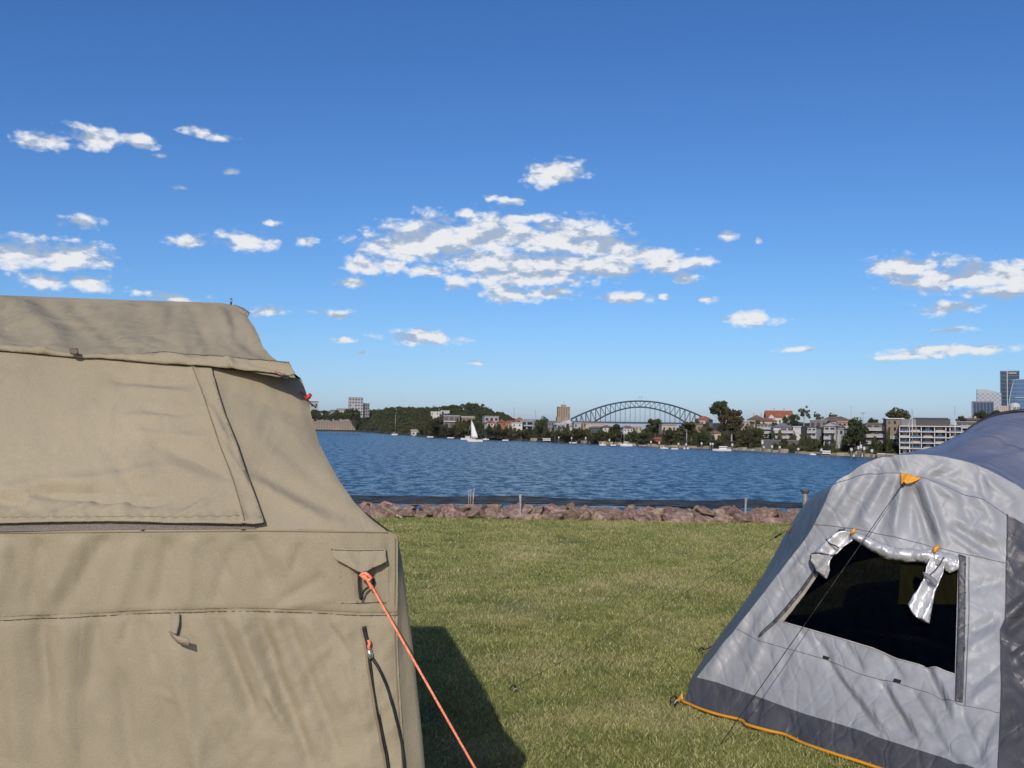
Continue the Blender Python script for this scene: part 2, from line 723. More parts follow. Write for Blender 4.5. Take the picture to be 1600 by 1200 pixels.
def turf_nodes(t, blades=False):
    """patchy turf colour from world position: green, olive, dry straw"""
    g = N('ShaderNodeNewGeometry', t)
    pos = g.outputs['Position']

    def noise(sc, det=4, off=(0, 0, 0)):
        mp = N('ShaderNodeMapping', t)
        mp.inputs['Location'].default_value = off
        mp.inputs['Scale'].default_value = (1, 1, 0)
        t.links.new(pos, mp.inputs['Vector'])
        n = N('ShaderNodeTexNoise', t)
        n.inputs['Scale'].default_value = sc
        n.inputs['Detail'].default_value = det
        n.inputs['Roughness'].default_value = 0.6
        t.links.new(mp.outputs[0], n.inputs['Vector'])
        return n.outputs['Fac']

    def mr(x, a, b):
        n = N('ShaderNodeMapRange', t)
        n.inputs['From Min'].default_value = a
        n.inputs['From Max'].default_value = b
        t.links.new(x, n.inputs['Value'])
        return n.outputs[0]

    def mix(f, a, b):
        n = N('ShaderNodeMix', t, data_type='RGBA')
        for s, x in ((0, f), (6, a), (7, b)):
            if isinstance(x, tuple):
                n.inputs[s].default_value = x
            else:
                t.links.new(x, n.inputs[s])
        return n.outputs[2]
    c = mix(mr(noise(2.2), 0.35, 0.65), (0.152, 0.182, 0.044, 1), (0.255, 0.268, 0.082, 1))
    c = mix(mr(noise(0.75, 5, (3, 7, 0)), 0.49, 0.66), c, (0.345, 0.315, 0.140, 1))
    c = mix(mr(noise(3.6, 4, (11, 2, 0)), 0.60, 0.72), c, (0.098, 0.150, 0.034, 1))
    return c, mix, mr, noise


def turf_ground():
    M = bpy.data.materials.new('turf_soil')
    M.use_nodes = True
    t = M.node_tree
    b = t.nodes['Principled BSDF']
    b.inputs['Roughness'].default_value = 0.9
    b.inputs['Specular IOR Level'].default_value = 0.1
    c, mix, mr, noise = turf_nodes(t)
    c = mix(mr(noise(45, 3), 0.35, 0.7), c, (0.13, 0.12, 0.055, 1))
    t.links.new(c, b.inputs['Base Color'])
    bp = N('ShaderNodeBump', t)
    bp.inputs['Strength'].default_value = 0.6
    bp.inputs['Distance'].default_value = 0.02
    t.links.new(noise(60, 3), bp.inputs['Height'])
    t.links.new(bp.outputs[0], b.inputs['Normal'])
    return M


def turf_blade():
    M = bpy.data.materials.new('turf_blade')
    M.use_nodes = True
    t = M.node_tree
    b = t.nodes['Principled BSDF']
    b.inputs['Roughness'].default_value = 0.6
    b.inputs['Specular IOR Level'].default_value = 0.25
    c, mix, mr, noise = turf_nodes(t)
    a = N('ShaderNodeAttribute', t, attribute_name='tone')
    dry = mr(a.outputs['Fac'], 0.72, 0.95)
    c = mix(dry, c, (0.50, 0.45, 0.24, 1))
    br = N('ShaderNodeHueSaturation', t)
    t.links.new(c, br.inputs['Color'])
    t.links.new(mth('MULTIPLY_ADD', mth('FRACT', mth('MULTIPLY', a.outputs['Fac'], 13.7, tree=t), tree=t), 0.9, 0.75, tree=t), br.inputs['Value'])
    t.links.new(br.outputs[0], b.inputs['Base Color'])
    tr = N('ShaderNodeBsdfTranslucent', t)
    t.links.new(br.outputs[0], tr.inputs['Color'])
    ms = N('ShaderNodeMixShader', t)
    ms.inputs[0].default_value = 0.25
    t.links.new(b.outputs[0], ms.inputs[1])
    t.links.new(tr.outputs[0], ms.inputs[2])
    t.links.new(ms.outputs[0], t.nodes['Material Output'].inputs['Surface'])
    return M


def lawn_z(x, y):
    return 0.018 * fbm(np.asarray(x) * 0.35, np.asarray(y) * 0.35, 3)


xs = np.concatenate([np.linspace(-60, -8, 8), np.linspace(-7, 9, 81), np.linspace(10, 60, 8)])
ys = np.concatenate([np.linspace(-40, 0, 8), np.linspace(0.5, 16.6, 82), [16.9, 17.8, 20.5, 24]])
gx, gy = np.meshgrid(xs, ys)
gz = lawn_z(gx, gy) - np.where(gy > 16.7, (gy - 16.7) * 0.02, 0)
gz = np.where(gy > 18, -(gy - 17.8) * 0.95, gz)
nx, ny = len(xs), len(ys)
idx = np.arange(nx * ny).reshape(ny, nx)
fq = np.stack([idx[:-1, :-1], idx[:-1, 1:], idx[1:, 1:], idx[1:, :-1]], -1).reshape(-1, 4)
lawn = link('lawn', mesh_np('lawn', np.stack([gx.ravel(), gy.ravel(), gz.ravel()], 1), fq, True), turf_ground())
tag(lawn, 'patchy green and straw coloured lawn of the campsite', None, None, 'structure')


def grass_blades():
    out_v, out_f, tone = [], [], []
    # visible wedge of the lawn, denser near the camera
    zones = [(3.6, 6.0, 24000), (6.0, 9.0, 14000), (9.0, 12.5, 8000), (12.5, 16.75, 5000)]
    xy, size = [], []
    for (a, b, den) in zones:
        x0, x1 = -0.24 * b - 0.5, 0.40 * b + 0.4
        n = int((x1 - x0) * (b - a) * den)
        p = np.stack([NR.uniform(x0, x1, n), NR.uniform(a, b, n)], 1)
        keep = p[:, 0] / p[:, 1] > -0.22
        p = p[keep]
        xy.append(p)
        size.append(np.full(len(p), {24000: 1.0, 14000: 1.2, 8000: 1.5, 5000: 1.8}[den]))
    p = np.concatenate(xy)
    sc = np.concatenate(size)
    # tufts: taller where the noise is high, thin on the dry patches
    tn = fbm(p[:, 0] * 1.7, p[:, 1] * 1.7, 3)
    worn = fbm(p[:, 0] * .55 + 4, p[:, 1] * .4, 3)
    ok = NR.random(len(p)) < 0.74 + 0.45 * tn - 0.9 * np.clip(worn - .12, 0, .6)
    p, sc, tn = p[ok], sc[ok], tn[ok]
    n = len(p)
    z = lawn_z(p[:, 0], p[:, 1]) - 0.003
    tuft = np.clip(fbm(p[:, 0] * 3.1 + 9, p[:, 1] * 3.1, 2) - .28, 0, .5)
    h = (0.014 + 0.014 * NR.random(n) + 0.05 * tuft) * (1 + 0.7 * np.clip(tn, -0.4, 0.8)) * sc ** 0.3
    w = (0.0014 + 0.0011 * NR.random(n)) * sc
    a = NR.random(n) * 2 * np.pi
    lean = (0.3 + 0.9 * NR.random(n)) * h
    la = NR.random(n) * 2 * np.pi
    dx, dy = np.cos(a) * w, np.sin(a) * w
    lx, ly = np.cos(la) * lean, np.sin(la) * lean
    v = np.zeros((n, 4, 3))
    v[:, 0] = np.stack([p[:, 0] - dx, p[:, 1] - dy, z], 1)
    v[:, 1] = np.stack([p[:, 0] + dx, p[:, 1] + dy, z], 1)
    v[:, 2] = np.stack([p[:, 0] + dx * .45 + lx, p[:, 1] + dy * .45 + ly, z + h], 1)
    v[:, 3] = np.stack([p[:, 0] - dx * .45 + lx, p[:, 1] - dy * .45 + ly, z + h], 1)
    f = (np.arange(n) * 4)[:, None] + np.array([[0, 1, 2, 3]])
    me = mesh_np('grass', v.reshape(-1, 3), f, True)
    at = me.attributes.new('tone', 'FLOAT', 'POINT')
    at.data.foreach_set('value', np.repeat(NR.random(n).astype(np.float32), 4))
    return me


tag(link('grass', grass_blades(), turf_blade()), 'short trampled grass growing on the lawn', 'grass', None, 'stuff')

# fallen leaves and dry scraps lying on the turf
def leaf_litter():
    n = 420
    y = NR.uniform(4.0, 16.2, n)
    x = NR.uniform(-0.2, 0.36, n) * y
    z = lawn_z(x, y) + NR.uniform(.014, .026, n)
    a = NR.random(n) * 6.28
    L = NR.uniform(.008, .022, n)
    Wd = L * NR.uniform(.3, .5, n)
    ca, sa = np.cos(a), np.sin(a)
    tz = NR.uniform(-.006, .010, n)
    v = np.stack([np.stack([x - ca * L, y - sa * L, z], 1), np.stack([x + sa * Wd, y - ca * Wd, z + .004], 1), np.stack([x + ca * L, y + sa * L, z + tz], 1), np.stack([x - sa * Wd, y + ca * Wd, z + .003], 1)], 1)
    return mesh_np('leaf_litter', v.reshape(-1, 3), np.arange(4 * n).reshape(-1, 4))


tag(link('leaf_litter', leaf_litter(), mat('dry_leaf', (0.30, 0.22, 0.12), .8, var=.5, vscale=1.5, c2=(0.55, 0.48, 0.34))), 'dry leaves scattered over the lawn', 'leaves', None, 'stuff')

# ------------------------------------------------------------------ rock wall along the edge of the lawn
ROCK = mat('rock', (0.265, 0.168, 0.125), 0.9, var=0.5, vscale=3.0, c2=(0.44, 0.32, 0.255), bump=0.9, bscale=14, rnd=0.22, bdist=0.03, detail=6, spec=0.2)


def rock_mesh(seed):
    r = random.Random(seed)
    bm = bmesh.new()
    for _ in range(11):
        d = Vector((r.gauss(0, 1), r.gauss(0, 1), r.gauss(0, 1))).normalized()
        s = 0.8 + 0.35 * r.random()
        bm.verts.new((d.x * s, d.y * s, d.z * s))
    bmesh.ops.convex_hull(bm, input=bm.verts)
    for v in [v for v in bm.verts if not v.link_faces]:
        bm.verts.remove(v)
    bmesh.ops.bevel(bm, geom=bm.edges[:], offset=0.05, segments=1, affect='EDGES')
    me = bpy.data.meshes.new('boulder')
    bm.to_mesh(me)
    bm.free()
    me.materials.append(ROCK)
    return me


rock_meshes = [rock_mesh(100 + i) for i in range(12)]
wall = empty('rock_wall', (1.3, 17.0, 0), 0, 'low wall of reddish brown boulders along the far edge of the lawn', 'rock wall')
for (yy, zz, x0, x1, smin, smax) in [(16.80, 0.035, -7.5, 6.4, 0.14, 0.27), (17.02, 0.095, -7.4, 6.3, 0.15, 0.27), (17.26, 0.115, -7.5, 6.4, 0.14, 0.22)]:
    x = x0
    while x < x1:
        s = R.uniform(smin, smax) * (1.3 if R.random() < .2 else .65 if R.random() < .4 else 1)
        o = link('boulder', R.choice(rock_meshes), None, wall)
        o.location = (x + s * 0.6 - 1.3, yy + R.uniform(-.06, .06) - 17.0, zz + R.uniform(-.03, .02))
        o.scale = (s * R.uniform(.8, 1.25), s * R.uniform(.7, 1.0), min(s, 0.17) * R.uniform(.62, .95))
        o.rotation_euler = (R.uniform(-.5, .5), R.uniform(-.4, .4), R.uniform(0, 6.28))
        x += s * R.uniform(0.75, 1.15)
# bank of the same stone under the boulders, down to the water
bv, bf = [], []
for i, x in enumerate(np.linspace(-9, 12, 43)):
    for (y, z) in ((17.0, 0.0), (17.40, 0.10), (18.1, -0.1), (24.0, -5.6)):
        bv.append((x - 1.3, y + R.uniform(-.08, .08) - 17.0, z + R.uniform(-.05, .05)))
for i in range(42):
    for k in range(3):
        bf.append((i * 4 + k, i * 4 + k + 1, i * 4 + k + 5, i * 4 + k + 4))
link('bank', mesh_py('bank', bv, bf), ROCK, wall)

# ------------------------------------------------------------------ sagging black mesh barrier with its posts
GALV = mat('galvanised', (0.24, 0.25, 0.25), 0.55, 0.4, var=0.25, vscale=12, bump=0.2)


def mesh_net(name, c, alpha):
    M = mat(name, c, 0.85, var=0.3, vscale=20)
    t = M.node_tree
    tr = N('ShaderNodeBsdfTransparent', t)
    ms = N('ShaderNodeMixShader', t)
    ms.inputs[0].default_value = alpha
    t.links.new(tr.outputs[0], ms.inputs[1])
    t.links.new(t.nodes['Principled BSDF'].outputs[0], ms.inputs[2])
    t.links.new(ms.outputs[0], t.nodes['Material Output'].inputs['Surface'])
    return M


bar_root = empty('barrier_fence', (0.15, 17.3, 0), 0, 'sagging black mesh barrier strung low above the boulders on two grey posts', 'fence')
us = np.linspace(130, 1330, 150)
top_v = np.interp(us, [470, 560, 700, 813, 920, 1050, 1110, 1163, 1230, 1330], [772, 774.5, 776.5, 775, 781, 782, 783, 780, 786, 788])
bot_v = np.interp(us, [470, 560, 700, 813, 920, 1040, 1110, 1140, 1163, 1230, 1330], [782, 784, 785, 784.5, 788, 789, 794, 795, 791, 791, 793])
sv, sf, roll_pts = [], [], []
o0 = Vector((0.15, 17.3, 0))
for i, u in enumerate(us):
    w_ = 0.02 * math.sin(i * 0.9) + 0.015 * math.sin(i * 0.37)
    for k in range(4):
        f = k / 3
        p = PX(u, top_v[i] * (1 - f) + bot_v[i] * f, 17.3 + w_ * f)
        sv.append(p - o0)
    roll_pts.append(PX(u, bot_v[i] + 0.4, 17.26 + w_) - o0)
for i in range(len(us) - 1):
    for k in range(3):
        sf.append((i * 4 + k, (i + 1) * 4 + k, (i + 1) * 4 + k + 1, i * 4 + k + 1))
link('mesh_strip', mesh_py('mesh_strip', sv, sf, True), mesh_net('shade_mesh', (0.006, 0.008, 0.011), 0.80), bar_root)
BLACK = mat('black_plastic', (0.012, 0.012, 0.014), 0.6, var=0.2)
rr = [0.016 + 0.010 * abs(math.sin(i * 0.31)) for i in range(len(us))]
tube('rolled_hem', roll_pts, rr, BLACK, bar_root, 6)
tube('top_wire', [PX(u, top_v[i], 17.3) - o0 for i, u in enumerate(us)], 0.006, BLACK, bar_root, 4)
for (u, v0, v1, lean) in [(813, 773, 812, 0.0), (1163.5, 779, 815, 0.02)]:
    g = ground_pt(u, v1)
    t_ = PX(u, v0, g.y + 0.02)
    pst = bar('post', g - o0 - Vector((0, 0, .05)), t_ - o0 + Vector((lean, 0, 0)), 0.03, 0.03, GALV, bar_root)
    bar('cap', t_ - o0 + Vector((lean, 0, -.06)), t_ - o0 + Vector((lean, 0, .012)), 0.042, 0.042, GALV, pst)

# pipe bollard with a flared cap by the grey tent
bp_ = ground_pt(1258, 815)
bol = empty('vent_pipe', bp_, 0, 'grey metal pipe with a wide flat cap standing beside the grey tent', 'pipe')
hh = PX(1258, 765, bp_.y).z
vsr = [(0.048, -0.05), (0.048, hh - 0.075), (0.060, hh - 0.065), (0.085, hh - 0.018), (0.092, hh - 0.012), (0.092, hh)]
bv, bf = [], []
for r_, z in vsr:
    for k in range(16):
        bv.append((r_ * math.cos(k * math.pi / 8), r_ * math.sin(k * math.pi / 8), z))
for i in range(len(vsr) - 1):
    for k in range(16):
        bf.append((i * 16 + k, i * 16 + (k + 1) % 16, (i + 1) * 16 + (k + 1) % 16, (i + 1) * 16 + k))
bf.append(tuple(range(80, 96)))
link('pipe', mesh_py('pipe', bv[:32], bf[:16]), GALV, bol)
link('cap', mesh_py('cap', [v for v in bv[16:]], [tuple(i - 16 for i in q) for q in bf[16:]]), mat('dark_steel', (0.16, 0.17, 0.18), 0.5, 0.5), bol)

# dry stalks and a scrap of paper by the rocks
stk = empty('dry_stalks', ground_pt(735, 812) + Vector((0, .4, 0)), 0, 'few thin pale dry stalks rising behind the boulders', 'plant')
STRAW = mat('straw', (0.5, 0.45, 0.35), 0.8)
for (u0, u1, vt) in [(731, 733, 766), (734, 736, 764), (737, 741, 763), (739, 739, 768)]:
    a = PX(u0, 800, 17.2) - stk.location
    b = PX(u1, vt, 17.2) - stk.location
    tube('stalk', [a, a.lerp(b, .5) + Vector((.004, 0, 0)), b], 0.004, STRAW, stk, 4)
sp_ = ground_pt(624, 810.5)
sc_v = [(-.05, -.02, .045), (-.01, -.03, .055), (.045, -.02, .012), (-.045, .03, .06), (0, .02, .03), (.05, .03, .02)]
scrap = link('paper_scrap', mesh_py('paper_scrap', sc_v, [(0, 1, 4, 3), (1, 2, 5, 4)]), mat('white_paper', (0.75, 0.75, 0.73), 0.7))
scrap.location = sp_
scrap.modifiers.new('t', 'SOLIDIFY').thickness = 0.004
tag(scrap, 'crumpled white paper scrap lying at the foot of the boulders', 'litter')


def own(o, root):
    """parent an object that was built in place"""
    o.parent = root
    if root.type == 'EMPTY':
        o.matrix_parent_inverse = Matrix.Translation(-Vector(root.location))
    return o


# ------------------------------------------------------------------ tan canvas tent
def fabric(name, c, rough, var, fine, fscale, crease=0.0, cscale=9.0, metal=0.0, spec=0.4, c2=None, vscale=1.6, sharp=0.0):
    """woven cloth: broad tone variation, fine weave relief, optional creases"""
    M = mat(name, c, rough, metal, var=var, vscale=vscale, c2=c2, spec=spec, detail=6)
    t = M.node_tree
    b = t.nodes['Principled BSDF']
    g = N('ShaderNodeTexCoord', t)
    n = N('ShaderNodeTexNoise', t)
    n.inputs['Scale'].default_value = fscale
    n.inputs['Detail'].default_value = 3
    t.links.new(g.outputs['Object'], n.inputs['Vector'])
    bp = N('ShaderNodeBump', t)
    bp.inputs['Strength'].default_value = fine
    bp.inputs['Distance'].default_value = 0.002
    t.links.new(n.outputs['Fac'], bp.inputs['Height'])
    last = bp
    if crease:
        zn = N('ShaderNodeTexNoise', t)
        zn.inputs['Scale'].default_value = 2.3
        zn.inputs['Detail'].default_value = 2
        t.links.new(g.outputs['Object'], zn.inputs['Vector'])
        zm = N('ShaderNodeMapRange', t)
        zm.inputs['From Min'].default_value = 0.38
        zm.inputs['From Max'].default_value = 0.66
        zm.inputs['To Min'].default_value = 0.12
        zm.inputs['To Max'].default_value = 1.25
        t.links.new(zn.outputs['Fac'], zm.inputs['Value'])
        zone = zm.outputs[0]
        prev = bp.outputs[0]
        for (rot, sc, stz, stg) in ((0.6, cscale * .55, 2.2, 1.0), (-0.5, cscale * 1.2, 1.7, .6), (1.2, cscale * 2.9, 1.3, .32)):
            mpp = N('ShaderNodeMapping', t)
            mpp.inputs['Rotation'].default_value = (0, rot, rot * .4)
            mpp.inputs['Scale'].default_value = (stz, stz * .7, 0.8)
            t.links.new(g.outputs['Object'], mpp.inputs['Vector'])
            nw_ = N('ShaderNodeTexNoise', t)
            nw_.inputs['Scale'].default_value = sc
            nw_.inputs['Detail'].default_value = 1.5
            nw_.inputs['Distortion'].default_value = 0.9
            t.links.new(mpp.outputs[0], nw_.inputs['Vector'])
            rdg = mth('ABSOLUTE', mth('SUBTRACT', nw_.outputs['Fac'], 0.5, tree=t), tree=t)
            b2 = N('ShaderNodeBump', t)
            b2.inputs['Strength'].default_value = min(1.0, crease * stg)
            b2.inputs['Distance'].default_value = 0.40 / sc
            rdg = mth('MULTIPLY', rdg, zone, tree=t)
            t.links.new(rdg, b2.inputs['Height'])
            t.links.new(prev, b2.inputs['Normal'])
            prev = b2.outputs[0]
        last = b2
    if sharp:
        # straight tension creases: narrow valleys between long cells, in the plane of the panel
        m0 = N('ShaderNodeMapping', t)
        m0.inputs['Rotation'].default_value = (0, 0, math.radians(56.6))
        t.links.new(g.outputs['Object'], m0.inputs['Vector'])
        nd = N('ShaderNodeTexNoise', t)
        nd.inputs['Scale'].default_value = 5.0
        nd.inputs['Detail'].default_value = 2
        t.links.new(m0.outputs[0], nd.inputs['Vector'])
        ma = N('ShaderNodeVectorMath', t, operation='MULTIPLY_ADD')
        ma.inputs[1].default_value = (0.10, 0.10, 0.10)
        t.links.new(nd.outputs['Color'], ma.inputs[0])
        t.links.new(m0.outputs[0], ma.inputs[2])
        prev = last.outputs[0]
        for (ry, sx_, sz_, wd, stg) in ((38, 8.0, 1.1, .10, 1.0), (-20, 7.0, 1.3, .09, .6), (62, 15.0, 3.0, .12, .6), (30, 24.0, 4.0, .16, .5)):
            m1 = N('ShaderNodeMapping', t)
            m1.inputs['Rotation'].default_value = (0, math.radians(ry), 0)
            t.links.new(ma.outputs[0], m1.inputs['Vector'])
            m2 = N('ShaderNodeMapping', t)
            m2.inputs['Scale'].default_value = (sx_, .5, sz_)
            t.links.new(m1.outputs[0], m2.inputs['Vector'])
            vo = N('ShaderNodeTexVoronoi', t, feature='DISTANCE_TO_EDGE')
            vo.inputs['Scale'].default_value = 1.0
            t.links.new(m2.outputs[0], vo.inputs['Vector'])
            mr = N('ShaderNodeMapRange', t, interpolation_type='SMOOTHSTEP')
            mr.inputs['From Max'].default_value = wd
            t.links.new(vo.outputs['Distance'], mr.inputs['Value'])
            b3 = N('ShaderNodeBump', t)
            b3.inputs['Strength'].default_value = sharp * stg
            b3.inputs['Distance'].default_value = 0.05 / sx_
            t.links.new(mr.outputs[0], b3.inputs['Height'])
            t.links.new(prev, b3.inputs['Normal'])
            prev = b3.outputs[0]
            last = b3
    t.links.new(last.outputs[0], b.inputs['Normal'])
    return M


CANVAS = fabric('tan_canvas', (0.296, 0.260, 0.180), 0.9, 0.10, 0.6, 300, crease=0.22, cscale=4, spec=0.15)
_t = CANVAS.node_tree
_b = _t.nodes['Principled BSDF']
_src = _b.inputs['Base Color'].links[0].from_socket
_g = N('ShaderNodeTexCoord', _t)
_n = N('ShaderNodeTexNoise', _t)
_n.inputs['Scale'].default_value = 5.5
_n.inputs['Detail'].default_value = 8
_n.inputs['Roughness'].default_value = 0.7
_t.links.new(_g.outputs['Object'], _n.inputs['Vector'])
_m = N('ShaderNodeMapRange', _t)
_m.inputs['From Min'].default_value = 0.54
_m.inputs['From Max'].default_value = 0.72
_m.inputs['To Max'].default_value = 0.30
_t.links.new(_n.outputs['Fac'], _m.inputs['Value'])
_x = N('ShaderNodeMix', _t, data_type='RGBA')
_x.inputs[7].default_value = (0.20, 0.178, 0.115, 1)
_t.links.new(_m.outputs[0], _x.inputs[0])
_t.links.new(_src, _x.inputs[6])
_f2 = N('ShaderNodeTexNoise', _t)
_f2.inputs['Scale'].default_value = 420
_t.links.new(_g.outputs['Object'], _f2.inputs['Vector'])
_h2 = N('ShaderNodeHueSaturation', _t)
_t.links.new(mth('MULTIPLY_ADD', _f2.outputs['Fac'], 0.5, 0.75, tree=_t), _h2.inputs['Value'])
_t.links.new(_x.outputs[2], _h2.inputs['Color'])
_t.links.new(_h2.outputs[0], _b.inputs['Base Color'])
SEAM = mat('tan_seam', (0.075, 0.060, 0.040), 0.9)
THREAD = mat('tan_binding', (0.23, 0.185, 0.115), 0.85)
WEB = mat('tan_webbing', (0.30, 0.25, 0.18), 0.8, bump=0.4, bscale=300)
ZIPG = mat('grey_zip', (0.24, 0.21, 0.18), 0.7, bump=0.8, bscale=250)
ORANGE = mat('orange_cord', (0.80, 0.14, 0.045), 0.6, var=0.2, vscale=160, c2=(0.90, 0.34, 0.20))
REDC = mat('red_toggle', (0.45, 0.03, 0.02), 0.45)

TENT_Y = 2.5
S_WALL = plane_surf(TENT_Y, 0.0)
S_SLOPE = plane_surf(2.5 - 1.27 * 0.776, 0.776)
S_ROOF = plane_surf(-2.258, 2.97)


def S_SLOPE2(u, v):
    """right of the window cover the canvas turns away round the end of the tent"""
    u = np.asarray(u, float)
    v = np.asarray(v, float)
    p, n = S_SLOPE(u, v)
    ex = 0.105 * np.clip((u - 338) / 120, 0, 1.35) ** 1.15 * (1 - sst(560, 835, v))
    return p + rays(u, v) * ex[:, None], n


tan = empty('canvas_tent', (-1.75, 3.8, 0), 0, 'large tan canvas tent with rolled awning and buttoned window cover', 'tent')


def vseam(u):
    return np.interp(u, [-160, 0, 110, 200, 333, 380, 464, 569, 625], [974, 969, 965, 960, 956, 955, 957, 962, 962])


F_BAND = [(163, 838, 87, 965, 14, -.008), (263, 845, 240, 960, 12, -.007), (60, 845, 43, 965, 12, -.006), (327, 842, 353, 905, 9, -.005),
          (387, 835, 430, 930, 12, -.007), (120, 840, 70, 950, 11, .005), (215, 845, 180, 960, 14, .006), (300, 840, 292, 960, 12, .005),
          (440, 860, 470, 950, 9, .004), (470, 850, 455, 900, 6, -.004), (10, 845, -10, 960, 12, .005), (505, 900, 420, 950, 8, -.004),
          (360, 860, 330, 955, 9, -.004), (520, 935, 440, 950, 7, .003), (610, 850, 560, 950, 10, -.004)]
F_LOW = [(60, 968, 75, 1130, 13, -.010), (150, 968, 137, 1085, 13, -.008), (333, 958, 405, 1140, 13, -.013), (217, 966, 245, 1050, 12, -.006),
         (401, 962, 495, 1230, 14, -.012), (443, 962, 530, 1180, 11, -.011), (110, 970, 105, 1200, 22, .010), (20, 972, 35, 1300, 20, .008),
         (270, 1000, 330, 1280, 20, .010), (370, 962, 440, 1130, 10, .009), (480, 965, 545, 1120, 9, .007), (500, 962, 560, 1040, 6, -.006),
         (300, 1050, 360, 1160, 5, .003), (240, 1080, 275, 1095, 4, .003), (420, 1080, 470, 1180, 7, .006), (190, 1060, 215, 1300, 16, -.008),
         (540, 975, 552, 1100, 6, .004), (590, 970, 600, 1060, 8, .005), (596, 1080, 612, 1240, 9, -.006), (200, 968, 190, 1010, 6, -.004),
         (280, 962, 300, 1010, 6, -.004), (565, 1060, 585, 1250, 8, .005)]


def wall_disp(u, v):
    vs_ = vseam(u)
    fade = sst(-420, -330, u) * (1 - sst(1280, 1500, v))
    up = (1 - sst(vs_ - 6, vs_ + 2, v))
    d = folds(u, v, F_BAND) * up + folds(u, v, F_LOW) * (1 - up)
    d = d * 1.55
    d += 0.010 * fbm(u / 95 - v / 330, v / 330 + 3, 3) * (0.4 + 0.6 * (1 - up))
    d += 0.0034 * fbm(u / 26 - v / 60, v / 75, 3)
    d += 0.0040 * sst(200, 420, u) * (v > vs_) * (ridged(u / 46 + v / 90, v / 70, 3) - 1)
    # the seam draws the cloth in and puckers it
    e = v - vs_
    d += -0.0055 * np.exp(-(e / 5.0) ** 2)
    d += 0.0016 * np.sin(u * 0.62 + 2 * np.sin(u * 0.07)) * np.exp(-(np.abs(e) / 9.0))
    d *= sst(831, 846, v) * fade
    return d - 0.05 * sst(600, 626, u) ** 2 * 0.2


def slope_disp(u, v):
    d = folds(u, v, [(385, 748, 520, 822, 9, .008), (400, 735, 560, 815, 10, -.006), (350, 640, 470, 740, 14, .003), (345, 600, 470, 660, 12, -.003),
                     (430, 640, 540, 790, 16, .004), (420, 690, 560, 800, 7, -.002), (470, 600, 500, 700, 9, -.003)])
    d += 0.004 * fbm(u / 90 + v / 200, v / 120, 3) + 0.0008 * fbm(u / 14 + v / 25, v / 20, 2)
    return 1.4 * d * sst(838, 815, v) - 0.006 * sst(12, 0, np.abs(u - np.interp(v, [580, 690, 785, 840], [466, 498, 554, 622])))


F_COVER = [(170, 596, 305, 604, 7, -.004), (200, 610, 312, 620, 6, .004), (220, 640, 325, 660, 7, -.003), (120, 760, 260, 735, 10, .005), (0, 770, 130, 752, 9, .004),
           (240, 690, 360, 745, 14, -.005), (210, 680, 330, 690, 6, .003), (60, 772, 300, 790, 10, -.009), (-40, 775, 60, 800, 10, -.006),
           (20, 800, 60, 780, 5, .004), (110, 805, 150, 785, 5, .005), (160, 806, 210, 782, 6, .005), (230, 806, 275, 785, 5, .004), (285, 806, 330, 785, 5, .004),
           (200, 655, 325, 655, 4, .003), (330, 640, 360, 700, 4, .004), (345, 690, 395, 770, 4, .003), (190, 730, 215, 780, 12, -.004), (80, 810, 120, 795, 4, .003)]


def cover_disp(u, v):
    d = 0.012 + folds(u, v, F_COVER) * 2.2 + 0.004 * fbm(u / 110, v / 80 + 9, 3) + 0.0016 * fbm(u / 18, v / 22, 3)
    # the seam beside the free edge stands up a little
    us_ = np.interp(v, [575, 625, 700, 750, 800, 825], [302, 320, 345, 364, 379, 385])
    d += 0.005 * np.exp(-((u - us_) / 3.2) ** 2)
    # hem pulled by stitching
    d += 0.0022 * np.sin(u * 0.33 + 1.5 * np.sin(u * .05)) * np.exp(-((v - 812) / 5.0) ** 2)
    d += 0.010 * sst(800, 824, v)
    d += 0.004 * np.sin(v * 0.25) * np.exp(-((u - us_ + 12) / 14) ** 2) * 0.35
    return d


def roof_disp(u, v):
    d = 0.55 * folds(u, v, [(20, 470, 110, 545, 14, .02), (110, 475, 200, 550, 12, -.02), (60, 470, 160, 545, 10, -.016), (230, 475, 300, 540, 16, .016), (300, 476, 330, 550, 9, -.012),
                     (340, 480, 380, 550, 9, .016), (360, 484, 372, 540, 6, -.014), (375, 490, 420, 560, 7, .012), (270, 476, 265, 530, 10, -.010),
                     (-40, 470, 40, 540, 12, -.016), (355, 520, 440, 572, 8, -.012)])
    d += 0.010 * fbm(u / 60 + v / 80, v / 40, 3) + 0.004 * fbm(u / 14, v / 10, 2) * sst(200, 340, u)
    return d


LOWER = [(-420, 831), (0, 831), (200, 828), (417, 827), (607, 830), (618, 836), (621, 842), (621, 900), (620, 960), (622, 1040), (627, 1120), (632, 1200), (640, 1330), (650, 1600), (-420, 1600)]
own(cloth('front_wall', LOWER, S_WALL, CANVAS, None, wall_disp, sp=6), tan)
SLOPE = [(-420, 545), (0, 551), (130, 562), (300, 571), (420, 582), (459, 586), (470, 590), (474, 600), (478, 612), (482, 630), (488, 655), (498, 690), (512, 718), (530, 750), (552, 782),
         (580, 810), (605, 829), (618, 836), (621, 842), (607, 830), (417, 827), (200, 828), (0, 831), (-420, 831)]
own(cloth('roof_slope', SLOPE, S_SLOPE2, CANVAS, None, slope_disp, sp=6), tan)
COVER = [(-420, 545), (0, 550), (120, 560), (250, 570), (302, 574), (332, 577), (335, 592), (340, 612), (352, 650), (370, 695), (385, 740), (400, 780), (412, 814), (414, 823), (400, 825.5), (300, 823), (170, 820), (60, 822), (0, 823.5), (-420, 825)]
cov = own(cloth('window_cover', COVER, S_SLOPE, CANVAS, None, cover_disp, sp=4, thick=0.004), tan)
